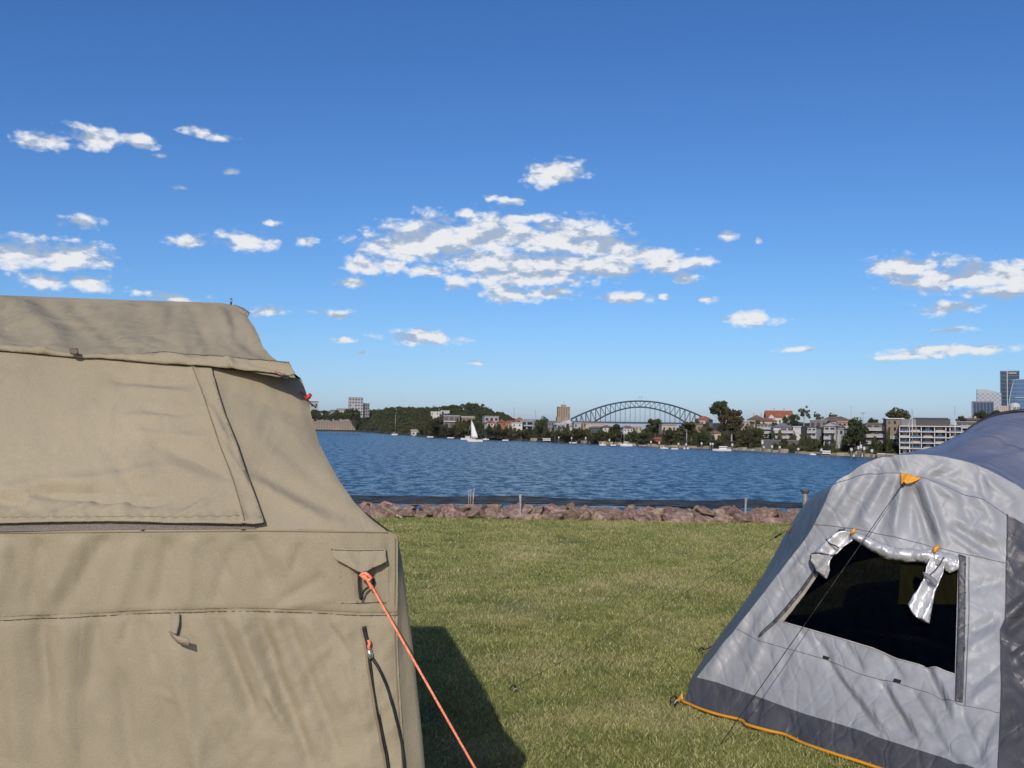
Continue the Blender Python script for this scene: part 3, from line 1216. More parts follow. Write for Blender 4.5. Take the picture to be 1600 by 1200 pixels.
seam_line = spline([(302, 578), (320, 625), (345, 700), (364, 750), (379, 800), (385, 822)], 6)
tube('seam', on(S_SLOPE, seam_line, 0.0012, cover_disp), 0.0016, THREAD, cov, 5)
tube('hem_seam', on(S_SLOPE, [(u, 813.5 - u * 0.004 + 0.6 * math.sin(u * .3)) for u in range(-410, 378, 6)], 0.0006, cover_disp), 0.0012, THREAD, cov, 5)
tube('edge_binding', on(S_SLOPE, resample([(335, 592), (340, 612), (352, 650), (370, 695), (385, 740), (400, 780), (412, 814), (414, 823)], 6, False), -0.001, cover_disp), 0.0016, THREAD, cov, 5)
own(cloth('zip_tape', [(-420, 822), (0, 821), (200, 819), (395, 822), (402, 828), (200, 829), (0, 832), (-420, 833)], S_SLOPE, ZIPG, None, lambda u, v: 0.004, sp=5), tan)

ROOF = [(-420, 457), (0, 461), (180, 468), (345, 473), (366, 477), (378, 484), (386, 489), (386, 497), (397, 512), (405, 527), (412, 545), (425, 556), (440, 566), (452, 573), (462, 588), (420, 584), (300, 570), (130, 562), (0, 551), (-420, 546)]
own(cloth('roof', ROOF, S_ROOF, CANVAS, None, lambda u, v: roof_disp(u, v) * sst(0, 10, v - np.interp(u, [-160, 0, 345, 386], [457, 461, 473, 489])), sp=5), tan)


STRIP = [(-420, 534), (0, 540), (60, 545), (130, 558), (150, 558), (190, 554), (235, 553), (310, 556), (400, 564), (446, 569), (451, 566), (455, 576), (463, 593), (455, 594), (430, 590), (400, 588), (330, 580), (250, 575), (160, 568), (130, 567), (60, 560), (0, 555), (-420, 548)]


def strip_disp(u, v):
    tp = np.interp(u, [-160, 0, 60, 130, 235, 310, 400, 450], [534, 540, 545, 558, 553, 556, 564, 567])
    bt = np.interp(u, [-160, 0, 60, 130, 250, 330, 400, 460], [548, 555, 560, 567, 575, 580, 588, 594])
    f = np.clip((v - tp) / (bt - tp), 0, 1)
    d = 0.005 + 0.017 * f + 0.014 * np.sin(f * 3.1) + folds(u, v, [(60, 545, 80, 558, 5, .008), (250, 556, 300, 572, 6, .008), (355, 560, 368, 585, 4, .010), (390, 575, 455, 588, 4, -.008), (330, 565, 440, 576, 3, .005)])
    return d + 0.005 * fbm(u / 30, v / 9, 3)


strip = own(cloth('awning_flap', STRIP, S_SLOPE, CANVAS, None, strip_disp, sp=3.5, thick=0.004), tan)
tube('flap_seam', on(S_SLOPE, resample([(240, 557), (310, 561), (400, 570), (449, 574)], 6, False), 0.001, strip_disp), 0.0013, SEAM, strip, 4)
own(tube('eave_seam', on(S_WALL, resample([(-420, 834), (0, 833), (200, 831), (417, 829.5), (607, 832)], 8, False), 0.001), 0.0014, THREAD, None, 5), tan)
ws = [(u, float(vseam(u)) + 0.4) for u in range(-410, 622, 5)]
own(tube('wall_seam', on(S_WALL, ws, 0.001, wall_disp), 0.0013, SEAM, None, 4), tan)
own(tube('stitch_line', on(S_WALL, [(u, v - 6) for u, v in ws], 0.0002, wall_disp), 0.0009, THREAD, None, 4), tan)

# buckle and pull tabs on the awning
o = own(cloth('buckle', [(117, 563), (130, 562), (131, 569), (126, 571), (118, 569)], S_SLOPE, mat('brown_webbing', (0.12, 0.09, 0.06), 0.7), None, lambda u, v: 0.052, sp=3, thick=0.008), tan)
zp = own(tube('zip_pull', on(S_SLOPE, spline([(438, 593), (446, 597), (453, 599), (454, 602), (448, 601), (441, 597)], 4), 0.03), 0.0028, BLACK, None, 5), tan)
tube('cord', on(S_SLOPE, [(433, 591), (440, 595), (445, 597)], 0.03), 0.003, mat('dull_cord', (0.35, 0.16, 0.09), .7), zp, 5)
# ridge pole tip and side toggle
tip = PX(361, 476, 3.85)
own(tube('pole_tip', [tip, PX(361.3, 466, 3.85)], 0.004, mat('steel_tip', (0.25, 0.26, 0.28), 0.4, 0.7), None, 6), tan)
tg = own(tube('toggle', [PX(478, 624, 2.86), PX(482, 620, 2.86), PX(486, 615.5, 2.86)], [0.006, 0.008, 0.005], REDC, None, 6), tan)
tube('cord', [PX(470, 612, 2.90), PX(480, 623, 2.86), PX(485, 630, 2.88), PX(494, 637, 2.93)], 0.0022, REDC, tg, 5)
# ridge flap point
own(cloth('ridge_flap', [(366, 477), (380, 482), (390, 489), (387, 494), (376, 488)], S_ROOF, CANVAS, None, lambda u, v: 0.003, sp=4, thick=0.006), tan)

# side, back and left parts of the shell (closed body that casts the shadow)
hip = [(621, 842), (605, 829), (580, 810), (552, 782), (530, 750), (512, 718), (498, 690), (488, 655), (482, 630), (478, 612), (470, 590)]
hp = on(S_SLOPE2, hip, -0.004)
hp2 = on(S_ROOF, [(452, 573), (440, 566), (425, 556), (412, 545), (405, 527), (397, 512), (386, 497)], -0.01)
sv, sf = [], []
allh = hp + hp2
SILH = [(386, 489), (386, 497), (397, 512), (405, 527), (412, 545), (425, 556), (440, 566), (452, 573), (470, 590), (474, 600), (478, 612), (482, 630), (488, 655), (498, 690), (512, 718), (530, 750), (552, 782), (580, 810),
        (605, 829), (621, 842), (628, 880), (633, 920), (637, 955), (642, 990), (646, 1025), (653, 1095), (660, 1165), (663, 1200), (672, 1330), (690, 1600)]


def hull_x(y, z, inset=5.0):
    """how far right the tent body may reach at depth y and height z: it narrows towards the back"""
    x = -0.6
    for _ in range(4):
        q = Vector((x, y, z)) - CAM
        fz = q.dot(_f)
        v = 600 - q.dot(_u) / fz * FPX
        u = float(np.interp(v, [h[1] for h in SILH], [h[0] for h in SILH])) - inset
        x = (PX(u, v, y)).x
    return x


for p in allh:
    yb = 7.6 - p.y
    for k in range(5):
        f = k / 4
        y = p.y + (yb - p.y) * f
        sv.append((p.x if k == 0 else hull_x(y, p.z, 5 + 3 * f), y, p.z))
for i in range(len(allh) - 1):
    for k in range(4):
        sf.append((i * 5 + k, i * 5 + k + 1, i * 5 + k + 6, i * 5 + k + 5))
side_pts = list(sv)
own(link('side_roof', mesh_py('side_roof', sv, sf, True), CANVAS), tan)
# side wall, flaring out towards the ground
fr = spline([(621, 842), (621, 900), (620, 960), (622, 1040), (627, 1120), (632, 1200), (640, 1330), (650, 1600)], 4)
sil = [(621, 842), (628, 880), (633, 920), (637, 955), (642, 990), (646, 1025), (653, 1095), (660, 1165), (663, 1200), (672, 1330), (690, 1600)]
sv, sf = [], []
rows = 0
NK = 9
for (u, v) in fr:
    p = on(S_WALL, [(u, v)], 0, wall_disp)[0]
    us_ = np.interp(v, [s[1] for s in sil], [s[0] for s in sil])
    a = PX(us_, v, 2.55)
    a.z = p.z
    bk = Vector((hull_x(5.1, p.z, 8), 5.1, p.z))
    md = Vector((hull_x(3.6, p.z, 4), 3.6, p.z))
    for k in range(NK):
        f = k / (NK - 1)
        if f < 0.5:
            t_ = f / 0.5
            q = p.lerp(a, t_)
            q.x += 0.0015 * math.sin(t_ * math.pi * 2 + v * 0.002) * sst(842, 960, v)
        else:
            q = a.lerp(md, (f - .5) / .25) if f <= .75 else md.lerp(bk, (f - .75) / .25)
        sv.append(q)
    rows += 1
for i in range(rows - 1):
    for k in range(NK - 1):
        sf.append((i * NK + k, i * NK + k + 1, (i + 1) * NK + k + 1, (i + 1) * NK + k))
own(link('side_wall', mesh_py('side_wall', sv, sf, True), CANVAS), tan)
own(tube('corner_seam', [Vector(q) for q in on(S_WALL, [(u - 4, v) for u, v in fr], 0.001, wall_disp)], 0.0016, THREAD, None, 5), tan)
XL = -3.3
nh = len(allh)
rv, rf_ = [], []
for i in range(nh):                       # back slope: from the rear edge of the side out to the left end
    q = Vector(side_pts[i * 5 + 4])
    rv += [q, Vector((XL, q.y, q.z))]
for i in range(nh - 1):
    rf_.append((2 * i, 2 * i + 1, 2 * i + 3, 2 * i + 2))
rl_ = on(S_ROOF, [(360, 479)], -.03)[0]
b0 = len(rv)
rv += [rl_, Vector((XL, rl_.y, rl_.z - .01))]
rf_.append((2 * nh - 2, 2 * nh - 1, b0 + 1, b0))
b1 = len(rv)
q = Vector(side_pts[4])
rv += [Vector((q.x + .06, q.y, 0)), Vector((XL, q.y, 0))]
rf_.append((0, 1, b1 + 1, b1))
fe = [tuple(f(np.array([-418.0]), np.array([float(v)]))[0][0]) for f, v in ((S_WALL, 1600), (S_WALL, 831), (S_SLOPE, 547), (S_ROOF, 458))]
b2 = len(rv)
rv += [Vector(p) for p in fe] + [Vector((XL, p[1], p[2])) for p in fe]
rf_ += [(b2 + i, b2 + i + 1, b2 + 5 + i, b2 + 4 + i) for i in range(3)]
own(link('rear_shell', mesh_py('rear_shell', rv, rf_), CANVAS), tan)
ev = [Vector((XL, y, z)) for y, z in ((2.5, 0), (2.5, 1.27), (2.86, 1.75), (3.87, 2.06), (4.74, 1.75), (5.1, 1.27), (5.1, 0))]
own(link('end_wall', mesh_py('end_wall', ev, [(0, 1, 2, 3, 4, 5, 6)]), CANVAS), tan)

# guy point: flap, patch, webbing loop
gp = own(cloth('guy_patch', [(531, 872), (606, 868), (608, 940), (534, 943)], S_WALL, CANVAS, None, lambda u, v: 0.0018 + wall_disp(u, v) + folds(u, v, [(545, 880, 555, 940, 5, .005), (562, 890, 565, 938, 3, -.006), (590, 880, 585, 935, 5, .005)]), sp=3), tan)
tube('seam', on(S_WALL, [(533, 942), (560, 943), (585, 941), (604, 942)], 0.0022, wall_disp), 0.0008, SEAM, gp, 4)


def flap_disp(u, v):
    f = np.clip((v - 856) / 34, 0, 1)
    return 0.006 + 0.032 * f ** 1.2 + folds(u, v, [(540, 860, 563, 888, 3, .004), (590, 860, 573, 888, 4, .004), (565, 860, 568, 890, 3, -.004), (525, 860, 550, 882, 3, -.003)])


fl = own(cloth('guy_flap', [(518, 855), (560, 857), (603, 856), (604, 866), (606, 875), (596, 880), (585, 884), (577, 889), (568, 891), (555, 886), (540, 878), (528, 873), (523, 868)], S_WALL, CANVAS, None, flap_disp, sp=3, thick=0.004), tan)
tube('seam', on(S_WALL, resample([(519, 858.5), (560, 860), (601, 859)], 6, False), 0.0005, flap_disp), 0.001, SEAM, fl, 4)
lp = own(tube('webbing_loop', on(S_WALL, spline([(564, 889), (562, 905), (565, 935), (570, 922), (580, 914), (585, 909), (582, 898)], 5), 0.014), 0.0032, BLACK, None, 5), tan)

# hanging tab below the seam
TABF = [(268, 958), (281.5, 958), (282, 975), (280, 988), (270, 989), (269, 975)]
tb = own(cloth('strap_tab', TABF, S_WALL, WEB, None, lambda u, v: 0.006 + 0.012 * sst(960, 988, v), sp=3, thick=0.0025), tan)
tq = [on(S_WALL, [(269, 984)], 0.016)[0], on(S_WALL, [(284, 990)], 0.030)[0], on(S_WALL, [(304.5, 992)], 0.045)[0], on(S_WALL, [(305.5, 1003)], 0.043)[0], on(S_WALL, [(285, 1001)], 0.028)[0], on(S_WALL, [(272, 991)], 0.015)[0]]
tb2 = link('tab_end', mesh_py('tab_end', tq, [(0, 1, 4, 5), (1, 2, 3, 4)], True), WEB, tb)
tb2.modifiers.new('t', 'SOLIDIFY').thickness = 0.003

# door zip: dark opening line that parts into two bound edges
zd = [(569, 979), (571, 990), (575, 1005), (577, 1020), (580, 1045), (586, 1080), (593, 1120), (601, 1165), (607, 1200), (622, 1330), (640, 1600)]
zr = [(577, 1020), (584, 1030), (594, 1045), (605, 1072), (615, 1105), (624, 1145), (630, 1180), (633, 1215), (640, 1330), (648, 1600)]
dz = own(tube('door_zip', on(S_WALL, spline(zd, 5), 0.002, wall_disp), [0.0062 if i < 14 else 0.0042 for i in range(len(spline(zd, 5)))], BLACK, None, 6), tan)
tube('zip_edge', on(S_WALL, spline(zr, 5), 0.004, wall_disp), 0.0042, BLACK, dz, 6)
tube('binding', on(S_WALL, [(u - 4.5, v) for u, v in spline(zd, 5)], 0.0015, wall_disp), 0.0035, THREAD, dz, 5)
tube('slider', on(S_WALL, [(577, 1012), (579, 1020), (581, 1027)], 0.010, wall_disp), [0.006, 0.008, 0.006], mat('chrome', (0.6, 0.6, 0.6), 0.25, 0.9), dz, 6)
tube('pull_cord', on(S_WALL, [(577, 998), (579, 1003), (577, 1008), (579, 1013)], 0.014, wall_disp), 0.0045, ORANGE, dz, 6)
own(cloth('door_panel', [(582, 1040), (592, 1046), (603, 1072), (613, 1105), (622, 1145), (628, 1180), (631, 1215), (638, 1330), (645, 1598), (641, 1598), (623, 1330), (608, 1200), (602, 1165), (594, 1120), (587, 1080)], S_WALL, CANVAS, None, lambda u, v: wall_disp(u, v) + 0.003 + 0.004 * np.sin(v * .03), sp=5), tan)

# orange guy rope
rope = empty('guy_rope', ground_pt(1031, 1700), 0, 'taut orange guy rope running from the tan tent down to the grass', 'rope')
knot_at = on(S_WALL, [(574, 897)], 0.03)[0]
end = ground_pt(1031, 1700)
own(tube('line', [knot_at, knot_at.lerp(end, .33) - Vector((0, 0, .004)), knot_at.lerp(end, .66) - Vector((0, 0, .004)), end], 0.0033, ORANGE, None, 8), rope)
own(tube('knot', on(S_WALL, spline([(566, 897), (569, 894), (575, 893), (580, 897), (583, 901), (578, 903), (571, 899), (569, 896), (574, 898), (581, 910), (584, 917)], 4), 0.034), 0.0042, ORANGE, None, 7), rope)
own(tube('tail', on(S_WALL, [(575, 900), (579, 908), (582, 917)], 0.026), 0.0042, ORANGE, None, 7), rope)

# ------------------------------------------------------------------ grey dome tent
SILVER = fabric('grey_nylon', (0.262, 0.278, 0.294), 0.50, 0.12, 0.12, 300, crease=0.14, cscale=5, spec=0.5, vscale=4, sharp=0.32)
CHAR = fabric('charcoal_nylon', (0.060, 0.062, 0.068), 0.46, 0.15, 0.12, 300, crease=0.2, cscale=5, spec=0.55, vscale=4, sharp=0.5)
DOME = fabric('slate_nylon', (0.140, 0.152, 0.192), 0.45, 0.12, 0.10, 300, crease=0.35, cscale=2.2, spec=0.5, vscale=1.3, c2=(0.195, 0.205, 0.255))
FOIL = fabric('silver_foil', (0.55, 0.56, 0.57), 0.38, 0.10, 0.1, 300, crease=0.3, cscale=12, metal=0.4)
AMBER = mat('amber_webbing', (0.62, 0.27, 0.015), 0.5, var=0.12, vscale=8)
PANE = mesh_net('window_net', (0.0008, 0.0012, 0.0030), 0.97)
OLIVE = mat('olive_through_view', (0.0085, 0.0082, 0.0035), 0.95, spec=0.0, var=0.2, vscale=10, stretch=(6, 1, 1))
VELCRO = mat('velcro', (0.01, 0.01, 0.012), 0.95)

A_ = ground_pt(1068, 1099)
DIR = (0.947, -0.32)


def arch_depth(u, v):
    r = ray(u, v).x
    t = (r * A_.y - A_.x) / (DIR[0] - DIR[1] * r)
    return A_.y + DIR[1] * t


ARCH = [(1068, 1099), (1088, 1059), (1130, 1008), (1198, 920), (1240, 865), (1268, 827), (1288, 790), (1303, 757), (1330, 738), (1350, 725), (1375, 715), (1400, 711), (1425, 710), (1450, 711), (1475, 714), (1525, 726),
        (1575, 750), (1600, 766), (1650, 806), (1720, 890), (1790, 1010), (1840, 1115), (1880, 1200)]
BASE = [(1068, 1099), (1100, 1113), (1129, 1123), (1162, 1132), (1173, 1140), (1205, 1149), (1231, 1155), (1261, 1169), (1310, 1186), (1351, 1199), (1450, 1233), (1562, 1271)]
ctrl = [(u, v, arch_depth(u, v)) for u, v in ARCH]
ctrl += [(u, v, ground_pt(u, v).y) for u, v in BASE[1:]]
ctrl += [(1720, 1245, ground_pt(1720, 1245).y)]
S_FACE = tps_surf(ctrl, 2e-3)
grey = empty('dome_tent', (2.1, 5.6, 0), 0, 'grey nylon dome tent with a black net window and silver rolled cover', 'tent')


F_FAN = [(1428, 760, 1461, 858, 8, -.030), (1440, 752, 1475, 855, 8, .024), (1412, 752, 1392, 842, 9, .016), (1402, 750, 1368, 836, 8, -.015), (1390, 742, 1342, 826, 9, .014), (1372, 735, 1318, 830, 9, -.012),
         (1355, 735, 1290, 826, 9, .011), (1420, 760, 1425, 845, 8, -.018), (1445, 745, 1520, 800, 8, .014), (1450, 742, 1545, 775, 7, -.014), (1400, 735, 1388, 712, 5, -.012), (1410, 735, 1405, 712, 6, .008),
         (1448, 742, 1480, 722, 6, .008), (1455, 745, 1500, 735, 5, -.008), (1500, 770, 1530, 850, 10, -.016), (1520, 760, 1560, 830, 9, .014), (1490, 820, 1565, 868, 8, -.018), (1500, 815, 1570, 850, 8, .012),
         (1480, 830, 1540, 872, 6, .010), (1405, 790, 1400, 845, 6, .010), (1530, 740, 1545, 790, 6, -.012), (1540, 750, 1590, 790, 6, .010), (1330, 740, 1300, 800, 6, -.008), (1316, 752, 1270, 830, 7, .008)]
F_LOWF = [(1293, 1036, 1372, 1145, 6, -.018), (1374, 1066, 1425, 1150, 6, -.018), (1445, 1038, 1486, 1125, 6, -.020), (1278, 1000, 1300, 1035, 5, -.010), (1252, 988, 1275, 1022, 5, -.008), (1320, 1005, 1350, 1050, 5, -.010),
          (1385, 1025, 1412, 1062, 5, -.010), (1310, 1050, 1400, 1150, 8, .012), (1390, 1070, 1450, 1165, 8, .012), (1340, 1060, 1385, 1120, 6, .009), (1460, 1040, 1500, 1120, 7, .012), (1425, 1080, 1470, 1150, 5, -.010),
          (1140, 1000, 1105, 1062, 7, .010), (1180, 960, 1140, 1040, 8, -.010), (1200, 985, 1165, 1070, 8, .010), (1215, 930, 1180, 985, 7, .008), (1230, 1020, 1215, 1075, 6, -.007), (1240, 900, 1205, 950, 6, -.008),
          (1515, 985, 1560, 965, 8, -.018), (1515, 1015, 1562, 985, 9, .014), (1515, 920, 1568, 905, 8, -.010), (1515, 1070, 1560, 1040, 9, -.014), (1520, 1095, 1560, 1065, 7, .010), (1520, 1190, 1560, 1110, 9, -.012),
          (1500, 1110, 1540, 1200, 7, -.014), (1445, 1130, 1510, 1210, 6, -.012), (1270, 850, 1230, 905, 6, .006), (1262, 846, 1222, 900, 5, -.006)]
F_BANDS = [(1175, 1090, 1172, 1138, 6, .016), (1188, 1092, 1178, 1140, 4, -.016), (1210, 1100, 1260, 1160, 7, -.010), (1260, 1120, 1300, 1180, 7, .010), (1120, 1072, 1135, 1120, 6, -.008), (1300, 1130, 1360, 1190, 7, -.012), (1340, 1140, 1420, 1215, 7, .010)]


def face_disp(u, v):
    d = 1.5 * folds(u, v, F_FAN) + 1.5 * folds(u, v, F_LOWF) + folds(u, v, F_BANDS)
    d += 0.007 * fbm(u / 70 + v / 110, v / 70 - u / 160, 2)
    w1 = u + 9 * pn(u / 40, v / 40)
    w2 = v + 9 * pn(u / 40 + 50, v / 40)
    d += 0.0040 * (ridged(w1 / 58 + w2 / 120, w2 / 40 - w1 / 75, 3) - 1.0)
    d += 0.0010 * (ridged(w1 / 17, w2 / 21, 2) - 0.8)
    # calm near the outline
    return d * 0.95


BTOP = [(1087, 1058), (1120, 1066), (1150, 1077), (1180, 1087), (1261, 1117), (1314, 1132), (1400, 1161), (1480, 1186), (1561, 1212)]
WIN = [(1224, 972), (1272, 905), (1300, 870), (1330, 838), (1348, 842), (1385, 862), (1411, 868), (1450, 872), (1497, 880), (1492, 1054), (1455, 1043), (1403, 1030), (1364, 1013), (1295, 992)]
SEAMV = [(1574, 804), (1573, 866), (1571, 967), (1563, 985), (1564, 1012), (1565, 1066), (1564, 1118), (1560, 1198), (1561, 1212)]
ARCH_F = [p for p in spline(ARCH[1:], 5) if p[0] <= 1650.5]
FACE = ARCH_F + [(1650, 866), (1600, 819)] + SEAMV + BTOP[::-1][1:-1]
own(cloth('front_panel', FACE, S_FACE, SILVER, None, face_disp, holes=[WIN], sp=4), grey)
SKIRT = BTOP + BASE[::-1] + [(1075, 1080)]
own(cloth('base_skirt', BTOP + [(1562, 1271)] + BASE[::-1][1:] + [(1076, 1082)], S_FACE, CHAR, None, lambda u, v: face_disp(u, v) * 0.9 + 0.001, sp=4), grey)
DARKP = [(1574, 804), (1600, 819), (1650, 866), (1720, 950), (1790, 1065), (1840, 1155), (1872, 1205), (1720, 1245), (1562, 1271), (1561, 1212)] + SEAMV[::-1][1:-1]


def dark_disp(u, v):
    return folds(u, v, [(1575, 960, 1640, 905, 8, .03), (1575, 985, 1650, 930, 8, -.03), (1585, 1030, 1640, 990, 7, .022), (1580, 1060, 1650, 1120, 8, -.02), (1590, 900, 1640, 870, 7, -.015), (1580, 1100, 1620, 1200, 8, .02),
                        (1580, 850, 1620, 880, 7, .015), (1600, 1040, 1660, 1110, 6, .02), (1578, 1010, 1620, 1050, 5, -.015)]) + 0.012 * fbm(u / 40, v / 40, 3) + 0.005 * (ridged(u / 30 + v / 50, v / 30, 3) - 1)


own(cloth('side_door', DARKP, S_FACE, CHAR, None, dark_disp, sp=5), grey)
own(tube('door_seam', on(S_FACE, resample(SEAMV, 6, False), 0.002, face_disp), 0.004, CHAR, None, 5), grey)
# amber hem along the ground
hem = own(tube('hem', [p + Vector((0, 0, .010)) for p in on(S_FACE, spline(BASE, 5), 0.022)], 0.0085, AMBER, None, 6), grey)
cf = cloth('corner_tab', [(1055, 1099), (1061, 1091), (1068, 1082), (1069, 1094), (1072, 1101), (1062, 1101)], S_FACE, AMBER, None, lambda u, v: 0.012, sp=3, thick=0.004)
own(cf, grey)
# seams across the panel
for (nm, pts) in [('upper_seam', [(1303, 757), (1330, 747), (1360, 740), (1408, 739), (1440, 747), (1490, 765), (1545, 787), (1573, 805)]),
                  ('middle_seam', [(1265, 819), (1300, 822), (1340, 827), (1400, 840), (1450, 852), (1510, 867), (1572, 880)]),
                  ('lower_seam', [(1152, 983), (1185, 1001), (1232, 1014), (1290, 1030), (1345, 1054), (1400, 1067), (1474, 1090), (1495, 1101), (1563, 1113)]),
                  ('strap_seam', [(1514, 871), (1514, 960), (1511, 1030), (1508, 1104)])]:
    own(tube(nm, on(S_FACE, resample(pts, 5, False), 0.0005, face_disp), 0.0022, mat('grey_thread', (0.13, 0.135, 0.15), 0.7), None, 4), grey)

# window: net, painted view through the tent, trims, strap, velcro
win = own(cloth('window_net', WIN, S_FACE, PANE, None, lambda u, v: -0.006 + 0.3 * face_disp(u, v) + folds(u, v, [(1345, 850, 1420, 1030, 8, .012), (1300, 900, 1340, 1000, 8, -.008), (1430, 900, 1470, 1040, 9, .01)]), sp=6), grey)
PANE.node_tree.nodes['Principled BSDF'].inputs['Specular IOR Level'].default_value = 0.0
cloth('through_view', [(1408, 872), (1496, 880), (1495, 944), (1403, 944)], S_FACE, OLIVE, win, lambda u, v: -0.003 + 0.3 * face_disp(u, v) + 0.002, sp=8)  # olive patch painted as the lit grass seen through the far window
own(tube('window_trim', on(S_FACE, resample([(1224, 972), (1295, 992), (1364, 1013), (1403, 1030), (1455, 1043), (1492, 1054)], 5, False), 0.002, face_disp), 0.0035, mat('pale_trim', (0.42, 0.40, 0.36), 0.6), None, 5), grey)
own(cloth('window_facing', [(1226, 969), (1238, 955), (1262, 922), (1278, 900), (1272, 898), (1250, 925), (1214, 972)], S_FACE, mat('beige_lining', (0.30, 0.28, 0.24), 0.7), None, lambda u, v: face_disp(u, v) + 0.003, sp=4), grey)
own(cloth('zip_flap', [(1187, 996), (1190, 990), (1215, 965), (1240, 935), (1262, 907), (1274, 890), (1278, 893), (1264, 912), (1242, 941), (1216, 971), (1191, 995)], S_FACE, CHAR, None, lambda u, v: face_disp(u, v) + 0.012, sp=3, thick=0.004), grey)
own(cloth('zip_flap', [(1302, 842), (1312, 828), (1322, 826), (1316, 838), (1306, 850)], S_FACE, CHAR, None, lambda u, v: face_disp(u, v) + 0.010, sp=3, thick=0.004), grey)
own(cloth('window_strap', [(1497.5, 867), (1508.5, 871), (1508, 960), (1507, 1030), (1505, 1099), (1493.5, 1098), (1495, 1030), (1497, 960)], S_FACE, CHAR, None, lambda u, v: face_disp(u, v) * .6 + 0.014, sp=4, thick=0.004), grey)
for (a, b) in [((1285, 1023.5), (1294, 1030)), ((1396.5, 1060.5), (1408, 1068))]:
    own(cloth('velcro_tab', [(a[0] + 1, a[1]), (b[0], a[1] + 2), (b[0] - 1.5, b[1]), (a[0] - .5, b[1] - 2)], S_FACE, VELCRO, None, lambda u, v: face_disp(u, v) + 0.005, sp=3, thick=0.004), grey)

# rolled silver cover with its two hanging ends
ROLL_T = [(1333, 831), (1350, 838), (1370, 847), (1400, 859), (1430, 861), (1462, 861), (1480, 868), (1497, 873)]
ROLL_B = [(1497, 893), (1484, 898), (1475, 893), (1462, 886), (1440, 881), (1415, 880), (1390, 876), (1365, 863), (1348, 851), (1336, 843)]


def roll_disp(u, v):
    tp = np.interp(u, [p[0] for p in ROLL_T], [p[1] for p in ROLL_T])
    bt = np.interp(u, [p[0] for p in ROLL_B[::-1]], [p[1] for p in ROLL_B[::-1]])
    f = np.clip((v - tp) / np.maximum(bt - tp, 1), 0, 1)
    return 0.012 + 0.05 * np.sin(np.pi * np.clip(f, 0.03, 1) * 0.93) ** 0.7 + 0.010 * (ridged(u / 14, v / 9, 3) - 1) + 0.007 * np.sin(u / 5 + f * 4)


rl = own(cloth('rolled_cover', ROLL_T + ROLL_B, S_FACE, FOIL, None, roll_disp, sp=2.5, thick=0.004), grey)
ENDL = [(1334, 832), (1318, 833), (1308, 838), (1300, 846), (1290, 853), (1279, 861), (1273, 868), (1273, 880), (1280, 893), (1287, 900), (1296, 907), (1302, 895), (1306, 873), (1314, 868), (1321, 857), (1336, 845)]


def endl_disp(u, v):
    return 0.03 + 0.022 * np.sin((u - 1272) / 18.0) + 0.016 * np.sin((u + v) / 5.5) + 0.010 * (ridged(u / 13, v / 16, 2) - 1)


ce = cloth('cover_end', ENDL, S_FACE, FOIL, rl, endl_disp, sp=2.5, thick=0.004)
cloth('cover_lining', [(1275, 870), (1306, 872), (1302, 894), (1296, 905), (1287, 899), (1281, 892), (1275, 880)], S_FACE, mat('grey_lining', (0.33, 0.33, 0.32), 0.6, bump=.4, bscale=90), rl, lambda u, v: endl_disp(u, v) * .6 + 0.045, sp=3, thick=0.003)
tube('binding', on(S_FACE, spline([(1312, 869), (1306, 872), (1290, 868), (1275, 869), (1274, 880), (1281, 893), (1288, 901), (1296, 907)], 4), 0.06), 0.0035, BLACK, rl, 5)
tube('binding', on(S_FACE, spline([(1298, 846), (1304, 853), (1312, 856), (1318, 860)], 4), 0.066), 0.004, BLACK, rl, 5)
SASH = [(1459, 864), (1471, 869), (1475, 886), (1473, 904), (1466, 925), (1462, 937), (1459, 956), (1454, 980), (1445, 976), (1432, 967), (1421.5, 949), (1437, 930), (1446, 912), (1450, 891), (1453, 872)]


def sash_disp(u, v):
    return 0.055 + 0.020 * np.sin((u - 1440 + (v - 900) * .35) / 4.2) * sst(862, 900, v) + 0.012 * (ridged(u / 9 + v / 30, v / 40, 2) - 1)


sa = cloth('cover_end', SASH, S_FACE, FOIL, rl, sash_disp, sp=2.2, thick=0.004)
cloth('tie_band', [(1444.5, 903), (1448, 903.5), (1457, 909), (1465, 917), (1466, 924), (1463, 925.5), (1455, 917), (1447, 910)], S_FACE, mat('dark_tie', (0.14, 0.14, 0.15), 0.5), rl, lambda u, v: 0.092, sp=3, thick=0.006)
tube('binding', on(S_FACE, spline([(1474, 880), (1468, 892), (1460, 903), (1455, 908)], 4), 0.088), 0.003, BLACK, rl, 5)
tube('binding', on(S_FACE, spline([(1421, 949), (1432, 968), (1445, 977), (1454, 981)], 4), 0.055), 0.003, BLACK, rl, 5)
for (u, v) in [(1338, 835), (1462, 864)]:
    own(tube('toggle', on(S_FACE, [(u - 2, v + 6), (u, v), (u + 5, v - 4)], 0.072), [0.008, 0.012, 0.009], AMBER, None, 6), grey)

gsv = [Vector((A_.x + .05, A_.y + .02, .025)), Vector((2.05, 4.1, .025)), Vector((3.3, 4.75, .025)), Vector((4.6, 8.0, .025)), Vector((2.2, 8.2, .025))]
own(link('added_dark_floor', mesh_py('added_dark_floor', gsv, [(0, 1, 2, 3, 4)]), VELCRO), grey)  # unseen black floor added to cover the sunlit grass behind the net
# amber guy point and its line
gpnt = own(cloth('guy_point', [(1407.5, 740), (1440, 748.5), (1423, 757), (1410, 760.5), (1407.5, 757)], S_FACE, AMBER, None, lambda u, v: 0.016 + 0.012 * sst(745, 760, v) + folds(u, v, [(1420, 742, 1412, 759, 4, .012)]), sp=3, thick=0.005), grey)

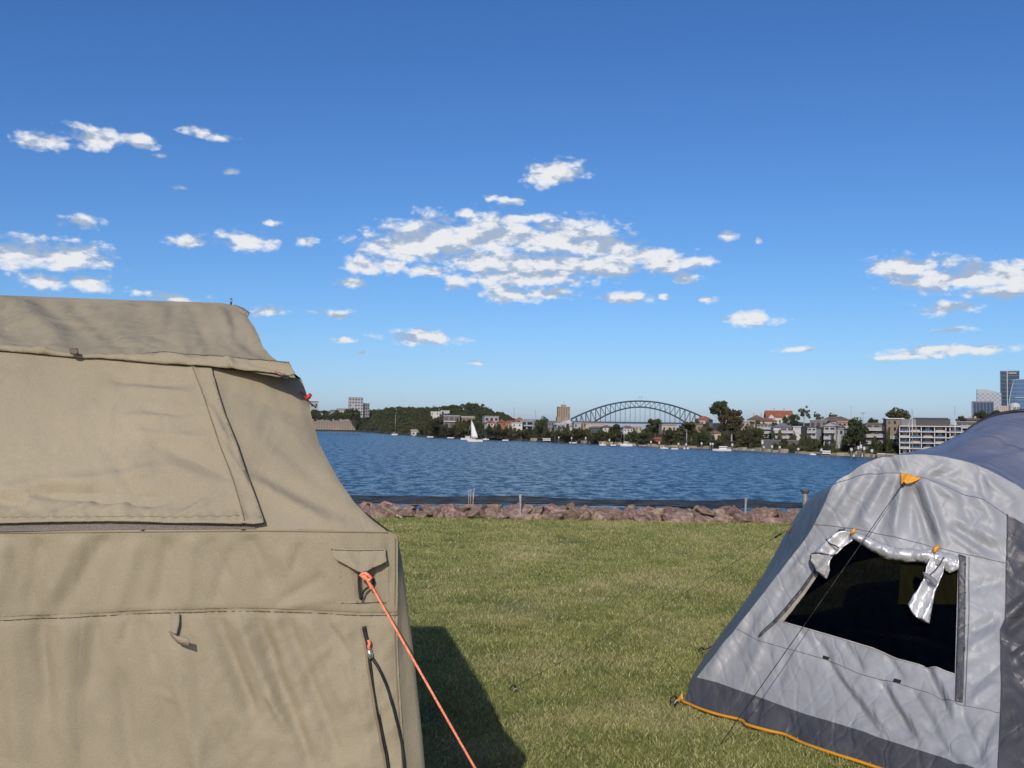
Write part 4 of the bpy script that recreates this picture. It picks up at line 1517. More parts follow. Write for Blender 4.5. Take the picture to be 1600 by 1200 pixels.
# side of the tent behind the arch, charcoal
SIL = [(1062, 1097), (1083, 1055), (1112, 1010), (1178, 920), (1205, 876), (1231, 827), (1260, 784), (1280, 768), (1303, 756.5), (1329, 737.5), (1350, 724.5), (1375, 714.5), (1425, 709.5)]
aa = ARCH[:10] + [ARCH[10], ARCH[12]]
aa = [(1068, 1099), (1088, 1059), (1130, 1008), (1198, 920), (1240, 865), (1268, 827), (1288, 790), (1296, 772), (1303, 757), (1330, 738), (1350, 725), (1375, 715), (1425, 710)]
sv, sf = [], []
fine_a, fine_s = spline(aa, 4), spline(SIL, 4)
NKK = 9
for i, (p, q) in enumerate(zip(fine_a, fine_s)):
    p3 = on(S_FACE, [p], -0.002)[0]
    dq = arch_depth(*p)
    q3 = PX(q[0], q[1], dq + 0.55)
    b1 = q3 + Vector((0.45, 0.9, -0.30 * q3.z))
    b2 = q3 + Vector((0.95, 1.9, -0.55 * q3.z))
    for k in range(NKK):
        f = k / (NKK - 1)
        if f <= .5:
            x = p3.lerp(q3, f / .5)
        elif f <= .75:
            x = q3.lerp(b1, (f - .5) / .25)
        else:
            x = b1.lerp(b2, (f - .75) / .25)
        x = x + Vector((0, 0, 0.006 * math.sin(i * .9 + k * 1.7) * (0 < f < .5)))
        sv.append(x)
for i in range(len(fine_a) - 1):
    for k in range(NKK - 1):
        sf.append((i * NKK + k, i * NKK + k + 1, (i + 1) * NKK + k + 1, (i + 1) * NKK + k))
own(link('side_panel', mesh_py('side_panel', sv, sf, True), CHAR), grey)

# main dome behind
DSIL = [(1400, 711.5), (1431, 704), (1459, 698), (1478, 689), (1506, 674.5), (1525, 663), (1553, 651), (1581, 646), (1600, 644.5), (1660, 644), (1750, 655), (1850, 690), (1950, 760)]
dctrl = [(u, v, 7.4 - 0.0012 * max(0, u - 1600)) for u, v in DSIL] + [(u, v + 14, arch_depth(u, v) + 0.35) for u, v in ARCH[9:20]]
S_DOME = tps_surf(dctrl, 1e-2)
DPOLY = spline(DSIL, 4) + [(1950, 1050), (1850, 1000), (1760, 930), (1700, 880), (1640, 822), (1575, 766), (1525, 742), (1475, 730), (1425, 726), (1400, 724)]


def dome_disp(u, v):
    return 0.012 * fbm(u / 110 + v / 200, v / 60, 3) + folds(u, v, [(1490, 700, 1600, 668, 9, .03), (1500, 712, 1620, 690, 8, -.025), (1540, 725, 1640, 700, 7, .02), (1505, 704, 1560, 715, 5, .015), (1570, 700, 1600, 690, 5, .02)])


own(cloth('main_canopy', DPOLY, S_DOME, DOME, None, dome_disp, sp=6), grey)
ds = on(S_DOME, spline(DSIL, 4), 0.0)
sv, sf = [], []
for p in ds:
    rx = p.x / p.y
    sv += [p, p + Vector((.03 + rx * .5, .5, -.03 - 0.05 * p.z)), p + Vector((.08 + rx * 1.3, 1.3, -.35 * p.z)), Vector((p.x + rx * 2 + .1, p.y + 2.0, 0))]
for i in range(len(ds) - 1):
    for k in range(3):
        sf.append((i * 4 + k, i * 4 + k + 1, (i + 1) * 4 + k + 1, (i + 1) * 4 + k))
own(link('rear_canopy', mesh_py('rear_canopy', sv, sf, True), CHAR), grey)
own(tube('pole_sleeve', on(S_DOME, spline([(1506, 674.5), (1525, 662), (1553, 649), (1581, 643.5), (1600, 642), (1660, 641.5), (1750, 652)], 5), 0.0), [0.004 + 0.011 * min(1, i / 10) for i in range(31)], BLACK, None, 6), grey)

# guy lines and pegs of the grey tent
LINE = mat('black_cord', (0.012, 0.012, 0.013), 0.8, var=0.8, vscale=60, c2=(0.06, 0.06, 0.06), spec=.1)


def peg(label, u, v, s=1.0):
    g = ground_pt(u, v)
    r_ = empty('tent_peg', g, 0, label, 'tent peg', 'pegs of the grey tent')
    tube('shaft', [Vector((0, 0, -.05)), Vector((.01 * s, 0, .035 * s)), Vector((.016 * s, 0, .05 * s))], 0.006 * s, BLACK, r_, 6)
    tube('hook', [Vector((.016 * s, 0, .05 * s)), Vector((.0, -.004, .060 * s)), Vector((-.02 * s, -.006, .046 * s)), Vector((-.022 * s, -.006, .028 * s))], 0.0065 * s, BLACK, r_, 6)
    tube('loop', [Vector((.03 * s, .0, .03 * s)), Vector((.012 * s, -.01, .038 * s)), Vector((.0, -.012, .02 * s))], 0.004 * s, mat('pale_cord', (0.4, 0.4, 0.4), 0.6), r_, 5)
    return g


p1 = peg('black hooked tent peg in the middle of the lawn, ending the long guy line', 802, 1084, 0.85)
p2 = peg('black tent peg at the amber front corner of the grey tent', 1053, 1104, 1.0)
p3_ = peg('small black tent peg in the grass beside the left side of the grey tent', 1096, 1024, 0.9)
g1 = empty('guy_line', p1, 0, 'long thin black guy line slanting across the lawn left of the grey tent', 'rope', 'guy lines of the grey tent')
s1 = PX(1229, 829, arch_depth(1268, 827) + 0.5)
own(tube('cord', [s1, s1.lerp(p1, .5) - Vector((0, 0, .012)), p1 + Vector((0, 0, .035))], 0.0013, LINE, None, 5), g1)
own(tube('tensioner', [s1.lerp(p1, .045), s1.lerp(p1, .02)], 0.006, BLACK, None, 6), g1)
own(cloth('guy_loop', [(1229, 831), (1240, 817), (1244, 820), (1235, 833)], tps_surf([(1229, 831, s1.y), (1240, 817, s1.y), (1244, 820, s1.y + .01), (1235, 833, s1.y)]), mat('brown_loop', (0.22, 0.10, 0.03), 0.7), None, None, sp=4, thick=0.004), grey)
g2e = ground_pt(1122, 1168)
g2 = empty('guy_line', g2e, 0, 'thin flecked guy line crossing the window of the grey tent from its amber tab', 'rope', 'guy lines of the grey tent')
s2 = on(S_FACE, [(1411, 759)], 0.04)[0]
own(tube('cord', [s2, s2.lerp(g2e, .5) - Vector((0, 0, .004)), g2e], 0.0021, LINE, None, 5), g2)
own(tube('knot', [s2 + Vector((.01, 0, .005)), s2 - Vector((.005, 0, .012))], 0.007, BLACK, None, 6), g2)
pb = PX(1112, 1008, A_.y + .9)
own(tube('peg_cord', [PX(1113, 1010, A_.y + .5), p3_ + Vector((0, 0, .03))], 0.003, BLACK, None, 4), grey)
own(tube('corner_cord', [on(S_FACE, [(1062, 1098)], 0.01)[0], p2 + Vector((0, 0, .02))], 0.005, BLACK, None, 5), grey)

# ------------------------------------------------------------------ the far shore
WL = [(-300, 672), (380, 672), (490, 672.5), (560, 674.5), (610, 679), (650, 681.5), (720, 685), (800, 687.5), (870, 690), (940, 694), (1000, 697), (1080, 700), (1150, 703), (1200, 706), (1300, 711), (1380, 714.5), (1600, 722), (1900, 730)]
TOP = [(-300, 652), (380, 650), (480, 648), (545, 646), (600, 646), (640, 643), (700, 641), (740, 638), (765, 644), (800, 660), (850, 664), (900, 668), (1000, 670), (1080, 668), (1110, 660), (1200, 655), (1300, 660), (1400, 662), (1500, 664), (1600, 668), (1900, 680)]


def wl(u):
    return float(np.interp(u, [p[0] for p in WL], [p[1] for p in WL]))


def vtop(u):
    return float(np.interp(u, [p[0] for p in TOP], [p[1] for p in TOP]))


def shore_d(u):
    return min(1500.0, ground_pt(u, wl(u), WATER_Z).y)


def shore_len(u):
    return 0.34 * shore_d(u) + 40


def depth_at(u, v):
    """how far back on the rising shore a foot point at picture height v stands"""
    k = (wl(u) - v) / max(2.0, wl(u) - vtop(u))
    return shore_d(u) + shore_len(u) * min(1.0, max(0.03, k)) ** 1.1


LAND = mat('shore_ground', (0.022, 0.026, 0.013), 0.95, var=0.3, vscale=0.08, c2=(0.045, 0.042, 0.022), coords='Object')
lv, lf = [], []
lus = list(np.arange(-300, 1901, 20))
KS = (0.0, 0.001, 0.12, 0.3, 0.5, 0.75, 1.0, 1.6)
for u in lus:
    for j, k in enumerate(KS):
        if j == 0:
            q = PX(u, wl(u), shore_d(u))
            q.z = WATER_Z - 3
        elif k <= 1:
            v = wl(u) - 2.0 - (wl(u) - 2 - vtop(u)) * k
            q = PX(u, v + 1.5, shore_d(u) + shore_len(u) * max(k, .001) ** 1.1)
            q.z += R.uniform(-.5, .5) * k
        else:
            q = PX(u, vtop(u) + 8, shore_d(u) + shore_len(u) * 2.2)
            q.z = max(q.z - 6, WATER_Z - 1)
        lv.append(q)
nk = len(KS)
for i in range(len(lus) - 1):
    for k in range(nk - 1):
        lf.append((i * nk + k, (i + 1) * nk + k, (i + 1) * nk + k + 1, i * nk + k + 1))
tag(link('terrain', mesh_py('terrain', lv, lf, True), LAND), 'rising land of the far harbour shore', None, None, 'structure')


# ---- trees
def leaf_crown(seed, n, blobs, leaf=0.07):
    """unit crown (radius 1, height 0..1): leaf faces spread through a cluster of clumps"""
    r = np.random.default_rng(seed)
    c, rad = np.array([b[:3] for b in blobs], float), np.array([b[3] for b in blobs], float)
    w = rad ** 2
    pick = r.choice(len(blobs), n, p=w / w.sum())
    d = r.normal(size=(n, 3))
    d /= np.linalg.norm(d, axis=1)[:, None]
    rr_ = rad[pick] * (0.55 + 0.5 * r.random(n) ** 0.6)
    pos = c[pick] + d * rr_[:, None] * np.array([1, 1, 0.62])
    nrm = d + 0.7 * r.normal(size=(n, 3)) + np.array([0, 0, .35])
    nrm /= np.linalg.norm(nrm, axis=1)[:, None]
    a = np.cross(nrm, r.normal(size=(n, 3)))
    a /= np.linalg.norm(a, axis=1)[:, None]
    b = np.cross(nrm, a)
    s = leaf * (0.6 + 0.8 * r.random(n))[:, None]
    v = np.stack([pos - a * s, pos + b * s * .7, pos + a * s, pos - b * s * .7], 1)
    return v.reshape(-1, 3)


def blobs_for(kind, seed):
    r = random.Random(seed)
    o_ = []
    if kind == 'round':
        for _ in range(26):
            a, h = r.uniform(0, 6.28), r.random()
            q = math.sqrt(r.random()) * (0.72 * math.sin(math.pi * (0.18 + 0.74 * h)) + .05)
            o_.append((math.cos(a) * q, math.sin(a) * q, 0.12 + .76 * h, r.uniform(.16, .30)))
    elif kind == 'umbrella':
        for _ in range(24):
            a, h = r.uniform(0, 6.28), r.choice((.35, .5, .62, .75, .88)) + r.uniform(-.04, .04)
            q = math.sqrt(r.random()) * (0.80 * (1.05 - h * .7))
            o_.append((math.cos(a) * q, math.sin(a) * q, h, r.uniform(.13, .24)))
    elif kind == 'gum':
        for _ in range(17):
            a, h = r.uniform(0, 6.28), r.uniform(.15, .95)
            q = math.sqrt(r.random()) * .8 * (1 - .4 * h)
            o_.append((math.cos(a) * q, math.sin(a) * q, h, r.uniform(.10, .20)))
    else:   # bush
        for _ in range(16):
            a = r.uniform(0, 6.28)
            q = math.sqrt(r.random()) * .75
            o_.append((math.cos(a) * q, math.sin(a) * q, r.uniform(.15, .7) * (1.1 - q), r.uniform(.2, .36)))
    return o_


CROWN = {}


def crown_mesh(kind, i, material):
    key = (kind, i, material.name)
    if key not in CROWN:
        n = {'round': 2000, 'umbrella': 1700, 'gum': 900, 'bush': 900}[kind]
        v = leaf_crown(i * 31 + len(kind), n, blobs_for(kind, i * 17 + len(kind)), {'round': .062, 'umbrella': .062, 'gum': .05, 'bush': .085}[kind])
        me = mesh_np('crown', v, np.arange(len(v)).reshape(-1, 4))
        me.materials.append(material)
        CROWN[key] = me
    return CROWN[key]


LEAF_D = foliage_mat('leaf_dark', (0.040, 0.054, 0.022), (0.082, 0.096, 0.038))
LEAF_G = foliage_mat('leaf_green', (0.042, 0.064, 0.020), (0.085, 0.105, 0.036))
LEAF_O = foliage_mat('leaf_olive', (0.066, 0.070, 0.028), (0.115, 0.110, 0.050))
LEAF_B = foliage_mat('leaf_brown', (0.066, 0.058, 0.026), (0.115, 0.098, 0.044))
BARK = mat('bark', (0.11, 0.09, 0.07), 0.9, var=0.3, vscale=2)
BARKP = mat('pale_bark', (0.32, 0.28, 0.23), 0.9, var=0.3, vscale=2)
TRUNKS = {}


def trunk_mesh(i, material):
    key = (i, material.name)
    if key not in TRUNKS:
        r = random.Random(i)
        vs_, fs = [], []

        def limb(pts, rads):
            b = len(vs_)
            for p, q in zip(pts, rads):
                for k in range(6):
                    vs_.append((p[0] + q * math.cos(k * math.pi / 3), p[1] + q * math.sin(k * math.pi / 3), p[2]))
            for m_ in range(len(pts) - 1):
                for k in range(6):
                    fs.append((b + m_ * 6 + k, b + m_ * 6 + (k + 1) % 6, b + m_ * 6 + 6 + (k + 1) % 6, b + m_ * 6 + 6 + k))
        limb([(0, 0, -.35), (.01, 0, .25), (.02, .01, .5), (.02, 0, .75)], [.055, .042, .034, .02])
        for k in range(5):
            a = k * 1.257 + r.random()
            z0 = .35 + .05 * k
            limb([(.015, 0, z0), (math.cos(a) * .2, math.sin(a) * .2, z0 + .14), (math.cos(a) * .42, math.sin(a) * .42, z0 + .26)], [.028, .02, .008])
        me = mesh_py('trunk', vs_, fs, True)
        me.materials.append(material)
        TRUNKS[key] = me
    return TRUNKS[key]


def tree(name, kind, u, v0, v1, wpx, material, label, bark=None, d=None, group='trees on the far shore', cat='tree', crown_from=0.3):
    """a tree whose picture height runs from v0 (top) to v1 (foot), wpx wide"""
    d = d or depth_at(u, v1)
    foot = PX(u, v1, d)
    h = (v1 - v0) / FPX * d
    r_ = wpx / 2 / FPX * d * 1.15
    t = empty(name, foot, R.uniform(0, 6.28), label, cat, group)
    c = link('crown', crown_mesh(kind, R.randrange(4), material), None, t)
    c.scale = (r_, r_, h * (1 - crown_from * .6))
    c.location = (0, 0, h * crown_from * .6)
    tr = link('trunk', trunk_mesh(R.randrange(3), bark or BARK), None, t)
    tr.scale = (r_, r_, h * .9)
    return t


TREES = [
    ('fig_tree', 'umbrella', 1126, 628, 676, 50, LEAF_D, 'tall dark layered tree standing highest on the ridge right of the bridge', None),
    ('spreading_tree', 'umbrella', 1143, 641, 690, 56, LEAF_B, 'wide brownish tree with pale trunk below the tall dark layered tree', BARKP),
    ('round_tree', 'round', 848, 651, 690, 26, LEAF_D, 'dense round dark tree at the waterside left of the tan tower', None),
    ('dense_tree', 'round', 1336, 653, 707, 46, LEAF_D, 'big dense dark tree on the waterfront left of the grey apartments', None),
    ('gum_tree', 'gum', 1256, 634, 664, 30, LEAF_O, 'open crowned gum tree just right of the orange roofed house', BARKP),
    ('round_tree', 'round', 1238, 648, 670, 18, LEAF_D, 'compact dark tree directly under the open gum tree', None),
    ('gum_tree', 'gum', 1280, 643, 664, 24, LEAF_O, 'small sparse gum tree above the long brown roof at its left end', None),
    ('gum_tree', 'gum', 1306, 645, 660, 30, LEAF_O, 'bare looking gum tree behind the middle of the long brown roof', None),
    ('gum_tree', 'round', 1403, 637, 668, 36, LEAF_O, 'large olive gum tree on the skyline above the stone tower house', BARKP),
    ('round_tree', 'round', 1365, 653, 672, 22, LEAF_D, 'low domed dark tree on the skyline between brown roof and olive gum', None),
    ('waterside_bush', 'bush', 1372, 684, 706, 22, LEAF_D, 'dark rounded bush at the waterfront before the grey apartments', None),
    ('round_tree', 'round', 1211, 659, 686, 18, LEAF_G, 'green tree in front of the glassy grey flats', None),
    ('waterside_bush', 'bush', 1254, 682, 703, 20, LEAF_D, 'dark clipped bush beside the white modern house', None),
    ('waterside_bush', 'bush', 1274, 685, 704, 18, LEAF_G, 'green clipped bush right of the dark clipped bush', None),
    ('round_tree', 'umbrella', 1024, 655, 686, 40, LEAF_D, 'broad dark tree under the right part of the bridge deck', None),
    ('spreading_tree', 'umbrella', 1080, 660, 692, 66, LEAF_O, 'wide olive tree mass left of the red roofed cottage', None),
    ('round_tree', 'round', 1100, 676, 697, 34, LEAF_G, 'green waterside tree below the red roofed cottage', None),
    ('round_tree', 'round', 1295, 658, 696, 18, LEAF_D, 'narrow dark tree left of the balconied pale house', None),
    ('round_tree', 'round', 1315, 664, 700, 18, LEAF_G, 'green tree pressed against the balconied pale house', None),
    ('round_tree', 'round', 1532, 641, 664, 22, LEAF_D, 'dark tree in front of the dark blue office block', None),
    ('round_tree', 'round', 1556, 640, 664, 26, LEAF_D, 'dark bushy tree on the skyline by the pale lattice tower', None),
    ('round_tree', 'round', 1502, 649, 668, 16, LEAF_D, 'small dark tree beside the brick chimneys', None),
    ('round_tree', 'round', 905, 670, 692, 30, LEAF_G, 'green tree below the beige block left of the bridge', None),
    ('round_tree', 'round', 938, 674, 694, 30, LEAF_D, 'dark tree below the black shed', None),
    ('spreading_tree', 'umbrella', 962, 664, 694, 30, LEAF_D, 'dark spreading tree right of the small red roof', None),
    ('round_tree', 'round', 1008, 676, 697, 34, LEAF_O, 'olive tree behind the two masted mooring', None),
    ('round_tree', 'round', 775, 670, 688, 34, LEAF_G, 'green tree on the shore right of the white sail', None),
    ('round_tree', 'round', 722, 664, 685, 30, LEAF_O, 'olive tree on the shore left of the white sail', None),
    ('round_tree', 'round', 752, 660, 686, 22, LEAF_D, 'dark tree on the shore behind the white sail', None),
    ('round_tree', 'round', 798, 672, 688, 20, LEAF_D, 'small dark shore tree left of the white boathouses', None),
    ('round_tree', 'round', 866, 664, 690, 20, LEAF_G, 'green shore tree left of the white gabled house', None),
    ('round_tree', 'round', 1185, 668, 697, 30, LEAF_D, 'dark tree between spreading tree and glassy flats', None),
    ('round_tree', 'round', 1166, 676, 700, 26, LEAF_O, 'olive garden tree under the cream walled houses', None),
    ('round_tree', 'round', 1225, 685, 700, 14, LEAF_D, 'dark shrub growing over the dark stone retaining wall', None),
    ('round_tree', 'round', 688, 660, 683, 34, LEAF_D, 'dark shore tree under the white stepped terrace', None),
    ('round_tree', 'round', 1390, 688, 708, 20, LEAF_D, 'dark tree at the foot of the stone tower house', None),
    ('palm_tree', 'gum', 1446, 690, 708, 16, LEAF_G, 'small tree at the foot of the white framed apartments', None),
    ('round_tree', 'round', 1288, 668, 704, 14, LEAF_G, 'slim green tree by the small white storeyed house', None),
    ('round_tree', 'round', 1046, 672, 696, 30, LEAF_D, 'dark tree behind the red boat shed', None),
    ('round_tree', 'round', 985, 674, 694, 18, LEAF_G, 'green tree in front of the white houses with red roofs', None),
    ('round_tree', 'round', 820, 662, 684, 16, LEAF_D, 'dark tree wedged between grey house and white boathouses', None),
]
for (nm, kd, u, v0, v1, w, mt, lb, bk) in TREES:
    tree(nm, kd, u, v0, v1, w, mt, lb, bk)

# ---- the wooded headland and the undergrowth between the houses
def mass(name, label, samples, material, leaf_n=420, leaf=.10):
    vv = []
    protos = [leaf_crown(900 + i, leaf_n, blobs_for('round', 800 + i), leaf) for i in range(6)]
    for smp in samples:
        u, vf, hpx, wpx = smp[:4]
        d = smp[4] if len(smp) > 4 else depth_at(u, vf)
        f = np.array(PX(u, vf, d))
        h, r_ = hpx / FPX * d, wpx / 2 / FPX * d
        q = protos[R.randrange(6)]
        a = R.uniform(0, 6.28)
        x = q[:, 0] * math.cos(a) - q[:, 1] * math.sin(a)
        y = q[:, 0] * math.sin(a) + q[:, 1] * math.cos(a)
        vv.append(np.stack([x * r_, y * r_, q[:, 2] * h - .1 * h], 1) + f)
    v = np.concatenate(vv)
    o_ = link(name, mesh_np(name, v, np.arange(len(v)).reshape(-1, 4)), material)
    return tag(o_, label, 'woodland' if 'wood' in name else 'undergrowth', None, 'stuff')


SKYL = [(480, 643), (530, 640), (575, 640), (600, 637), (620, 634), (650, 636), (690, 634), (710, 631), (735, 629), (752, 630), (764, 638), (790, 646), (803, 654)]
sm = []
for _ in range(900):
    u = R.uniform(480, 806)
    t0 = float(np.interp(u, [p[0] for p in SKYL], [p[1] for p in SKYL]))
    b0 = wl(u) - 4
    if u < 556:
        b0 = 656
    if u > 760:
        b0 = 662
    vf = R.uniform(t0 + 7, b0 + 2)
    hp_ = R.uniform(6, 11)
    hp_ = min(hp_, vf - t0 + R.uniform(-1, 1.2))
    if hp_ > 3:
        sm.append((u, vf, hp_, R.uniform(9, 17)))
for _ in range(110):
    u = R.uniform(120, 486)
    sm.append((u, R.uniform(650, 670), R.uniform(8, 15), R.uniform(12, 22)))
for _ in range(70):
    sm.append((R.uniform(482, 562), R.uniform(650, 657), R.uniform(5, 9), R.uniform(8, 15), 1010))
for _ in range(36):
    sm.append((R.uniform(482, 562), R.uniform(644, 651), R.uniform(4, 7), R.uniform(8, 14), 1035))
for u in np.arange(560, 806, 6):
    t0 = float(np.interp(u, [p[0] for p in SKYL], [p[1] for p in SKYL]))
    sm.append((u + R.uniform(-3, 3), t0 + 9, R.uniform(7.5, 10.5), R.uniform(11, 17)))
mass('hillside_woodland', 'dark evergreen wood covering the headland left of the houses', sm, LEAF_D, 300, .10)

# ---- houses
WHITE = mat('white_render', (0.44, 0.44, 0.43), 0.8, var=0.15, vscale=.5)
CREAM = mat('cream_render', (0.36, 0.32, 0.255), 0.85, var=0.1, vscale=.5)
PALE = mat('pale_grey_render', (0.30, 0.315, 0.315), 0.8, var=0.1, vscale=.5)
GREYW = mat('grey_render', (0.15, 0.157, 0.16), 0.85, var=0.12, vscale=.5)
DARKW = mat('dark_cladding', (0.055, 0.058, 0.062), 0.7, var=0.2, vscale=.5)
STONE = mat('sandstone', (0.21, 0.17, 0.125), 0.9, var=0.25, vscale=.6, bump=.5, bscale=2, bdist=.3)
BRICK = mat('orange_brick', (0.25, 0.11, 0.06), 0.9, var=0.15, vscale=.6)
SALMON = mat('salmon_render', (0.33, 0.19, 0.145), 0.85, var=0.1, vscale=.6)
TANB = mat('tan_brick', (0.25, 0.20, 0.145), 0.9, var=0.12, vscale=.6)
REDROOF = mat('red_tiles', (0.27, 0.085, 0.04), 0.85, var=0.25, vscale=.8, bump=.4, bscale=3, bdist=.2)
MAROON = mat('maroon_tiles', (0.17, 0.075, 0.05), 0.85, var=0.25, vscale=.8)
BROWNR = mat('brown_tiles', (0.12, 0.085, 0.065), 0.9, var=0.25, vscale=.8)
SLATE = mat('slate_roof', (0.13, 0.14, 0.155), 0.7, var=0.2, vscale=.8)
METALR = mat('metal_roof', (0.28, 0.29, 0.29), 0.5, 0.2, var=0.12, vscale=.6)
GLASS = mat('window_glass', (0.020, 0.026, 0.034), 0.12, var=0.3, vscale=1)
GLASSB = mat('blue_glass', (0.04, 0.12, 0.24), 0.3, var=0.25, vscale=.02, spec=.25)
FRAMEW = mat('white_frame', (0.42, 0.42, 0.41), 0.6)


def roof_mesh(kind, w, dep, rh, ov):
    a, b, y0, y1 = -w / 2 - ov, w / 2 + ov, -ov, dep + ov
    if kind == 'hip':
        k = min(dep / 2, w * .32) + ov
        if w < dep:
            v = [(a, y0, 0), (b, y0, 0), (b, y1, 0), (a, y1, 0), (0, y0 + w * .45, rh), (0, y1 - w * .45, rh)]
            f = [(0, 1, 4), (1, 2, 5, 4), (2, 3, 5), (3, 0, 4, 5), (3, 2, 1, 0)]
        else:
            ym = (y0 + y1) / 2
            v = [(a, y0, 0), (b, y0, 0), (b, y1, 0), (a, y1, 0), (a + k, ym, rh), (b - k, ym, rh)]
            f = [(0, 1, 5, 4), (1, 2, 5), (2, 3, 4, 5), (3, 0, 4), (3, 2, 1, 0)]
    elif kind == 'gable':       # gable end towards the water
        v = [(a, y0, 0), (b, y0, 0), (b, y1, 0), (a, y1, 0), (0, y0, rh), (0, y1, rh)]
        f = [(0, 1, 4), (1, 2, 5, 4), (2, 3, 5), (3, 0, 4, 5), (3, 2, 1, 0)]
    else:                       # ridge along the front
        ym = (y0 + y1) / 2
        v = [(a, y0, 0), (b, y0, 0), (b, y1, 0), (a, y1, 0), (a, ym, rh), (b, ym, rh)]
        f = [(0, 1, 5, 4), (1, 2, 5), (2, 3, 4, 5), (3, 0, 4), (3, 2, 1, 0)]
    return mesh_py('roof', v, f)


HOUSES = []


def house(name, label, u0, u1, v0, v1, wallm, roof='flat', rm=None, rh=0.0, win=(2, 3, .5, .5), yaw=None, dep=9.0, d=None, cat='house', balc=(), chim=0, group='houses on the far shore', winm=None, gaps=None):
    uc = (u0 + u1) / 2
    d = min(d, depth_at(uc, v1)) if d and d < 900 else d or depth_at(uc, v1)
    base_ = PX(uc, v1, d)
    w = (u1 - u0) / FPX * d
    m_px = d / FPX
    H = (v1 - v0 - (rh if roof != 'flat' else 0)) * m_px
    face = math.atan2(-base_.x, base_.y)
    r_ = empty(name, base_, face + (yaw if yaw is not None else R.uniform(-.22, .22)), label, cat, group)
    wall_o = box('wall', wallm, r_, 0, dep / 2, -2 if d > 900 else 0, w, dep, H + (2 if d > 900 else 0))
    if d < 900:
        box('foundation', mat('mossy_stone', (0.055, 0.055, 0.038), .95, var=.4, vscale=.3), r_, 0, dep / 2 + .1, -5.0, w, dep, 5.0)
    HOUSES.append((u0, u1, v0, v1, d))
    if roof == 'flat':
        box('roof', rm or METALR, r_, 0, dep / 2 - .1, H, w + .5, dep + .6, max(.22, rh * m_px))
    else:
        o_ = link('roof', roof_mesh(roof, w, dep, rh * m_px, .45), rm or REDROOF, r_)
        o_.location = (0, 0, H)
    for k in range(chim):
        ch = box('chimney', CREAM if wallm is not BRICK else BRICK, r_, (k - (chim - 1) / 2) * w * .4 + .3, dep * .5, H + .2, .7, .7, max(1.4, rh * m_px * 1.25))
    nr, nc, wf, hf = win
    gm = winm or GLASS
    for i in range(nr):
        for j in range(nc):
            if nr * nc > 3 and R.random() < .14:
                continue
            cw, rhh = w / nc, H / nr
            x = -w / 2 + cw * (j + .5)
            z = rhh * i + rhh * (.5 - hf / 2)
            wo = box('window', gm, r_, x, -0.02, z, cw * wf * R.uniform(.9, 1.05), .12, rhh * hf)
    for i in balc:
        z = H / max(nr, 1) * i
        b_ = box('balcony', FRAMEW, r_, 0, -.6, z - .12, w * .96, 1.2, .24)
        box('railing', PALE, r_, 0, -1.17, z + .12, w * .96, .06, .75 if m_px < .35 else .5)
    return r_


# left group
house('cottage', 'pale cottage half hidden by the tan tent at the left end of the shore', 484, 497, 628, 648, PALE, 'flat', BROWNR, 1, (2, 2, .4, .4), d=1150, dep=12)
house('cottage', 'white low house under the pale cottage near the tan tent', 492, 504, 642, 648, WHITE, 'side', SLATE, 3, (1, 3, .4, .4), d=1040)
house('cottage', 'grey roofed house among trees left of the pale tower block', 511, 527, 640, 650, PALE, 'hip', SLATE, 4, (1, 3, .4, .4), d=1050)
house('cottage', 'long low house with grey metal roof directly left of the tower block', 526, 546, 638, 648, CREAM, 'side', METALR, 3, (1, 4, .4, .4), d=1100)
tb_ = house('tower_block', 'pale green grey tower block rising above the wooded headland', 545, 567, 622, 650, PALE, 'flat', SLATE, 1, (6, 5, .55, .5), yaw=.05, d=1500, cat='building', dep=20)
house('tower_annex', 'lower blue grey wing attached right of the pale tower block', 567.5, 577, 631, 650, GREYW, 'flat', SLATE, 1, (4, 3, .5, .5), yaw=.05, d=1510, cat='building', dep=16)
# the long retaining wall with buttresses
d_w = shore_d(520) + 25
c_w = PX(517, 673, d_w)
rw = empty('wharf_wall', c_w, math.atan2(-c_w.x, c_w.y), 'long brown grey concrete wharf wall with upright ribs at the water', 'wall')
mp_ = d_w / FPX
box('wall', mat('old_concrete', (0.20, 0.175, 0.145), 0.95, var=0.35, vscale=.12), rw, 0, 6, -2, 78 * mp_, 10, 15.5 * mp_ + 2)
box('parapet', mat('weathered_concrete', (0.23, 0.225, 0.21), 0.95, var=0.3, vscale=.2), rw, 0, 6, 15.5 * mp_, 79 * mp_, 11.5, 3 * mp_)
box('footing', DARKW, rw, 0, 5.5, -3, 80 * mp_, 12, 3 + 1.5 * mp_)
for k in range(19):
    box('rib', mat('rib_concrete', (0.27, 0.235, 0.19), 0.95, var=0.35, vscale=.3), rw, (-36 + k * 4) * mp_, .6, 0, 1.0 * mp_, 1.4, 15.4 * mp_)
box('stain_panel', mat('rust_panel', (0.40, 0.17, 0.10), 0.9, var=.3, vscale=.3), rw, 8 * mp_, .9, 1.6 * mp_, 9 * mp_, .5, 3 * mp_)

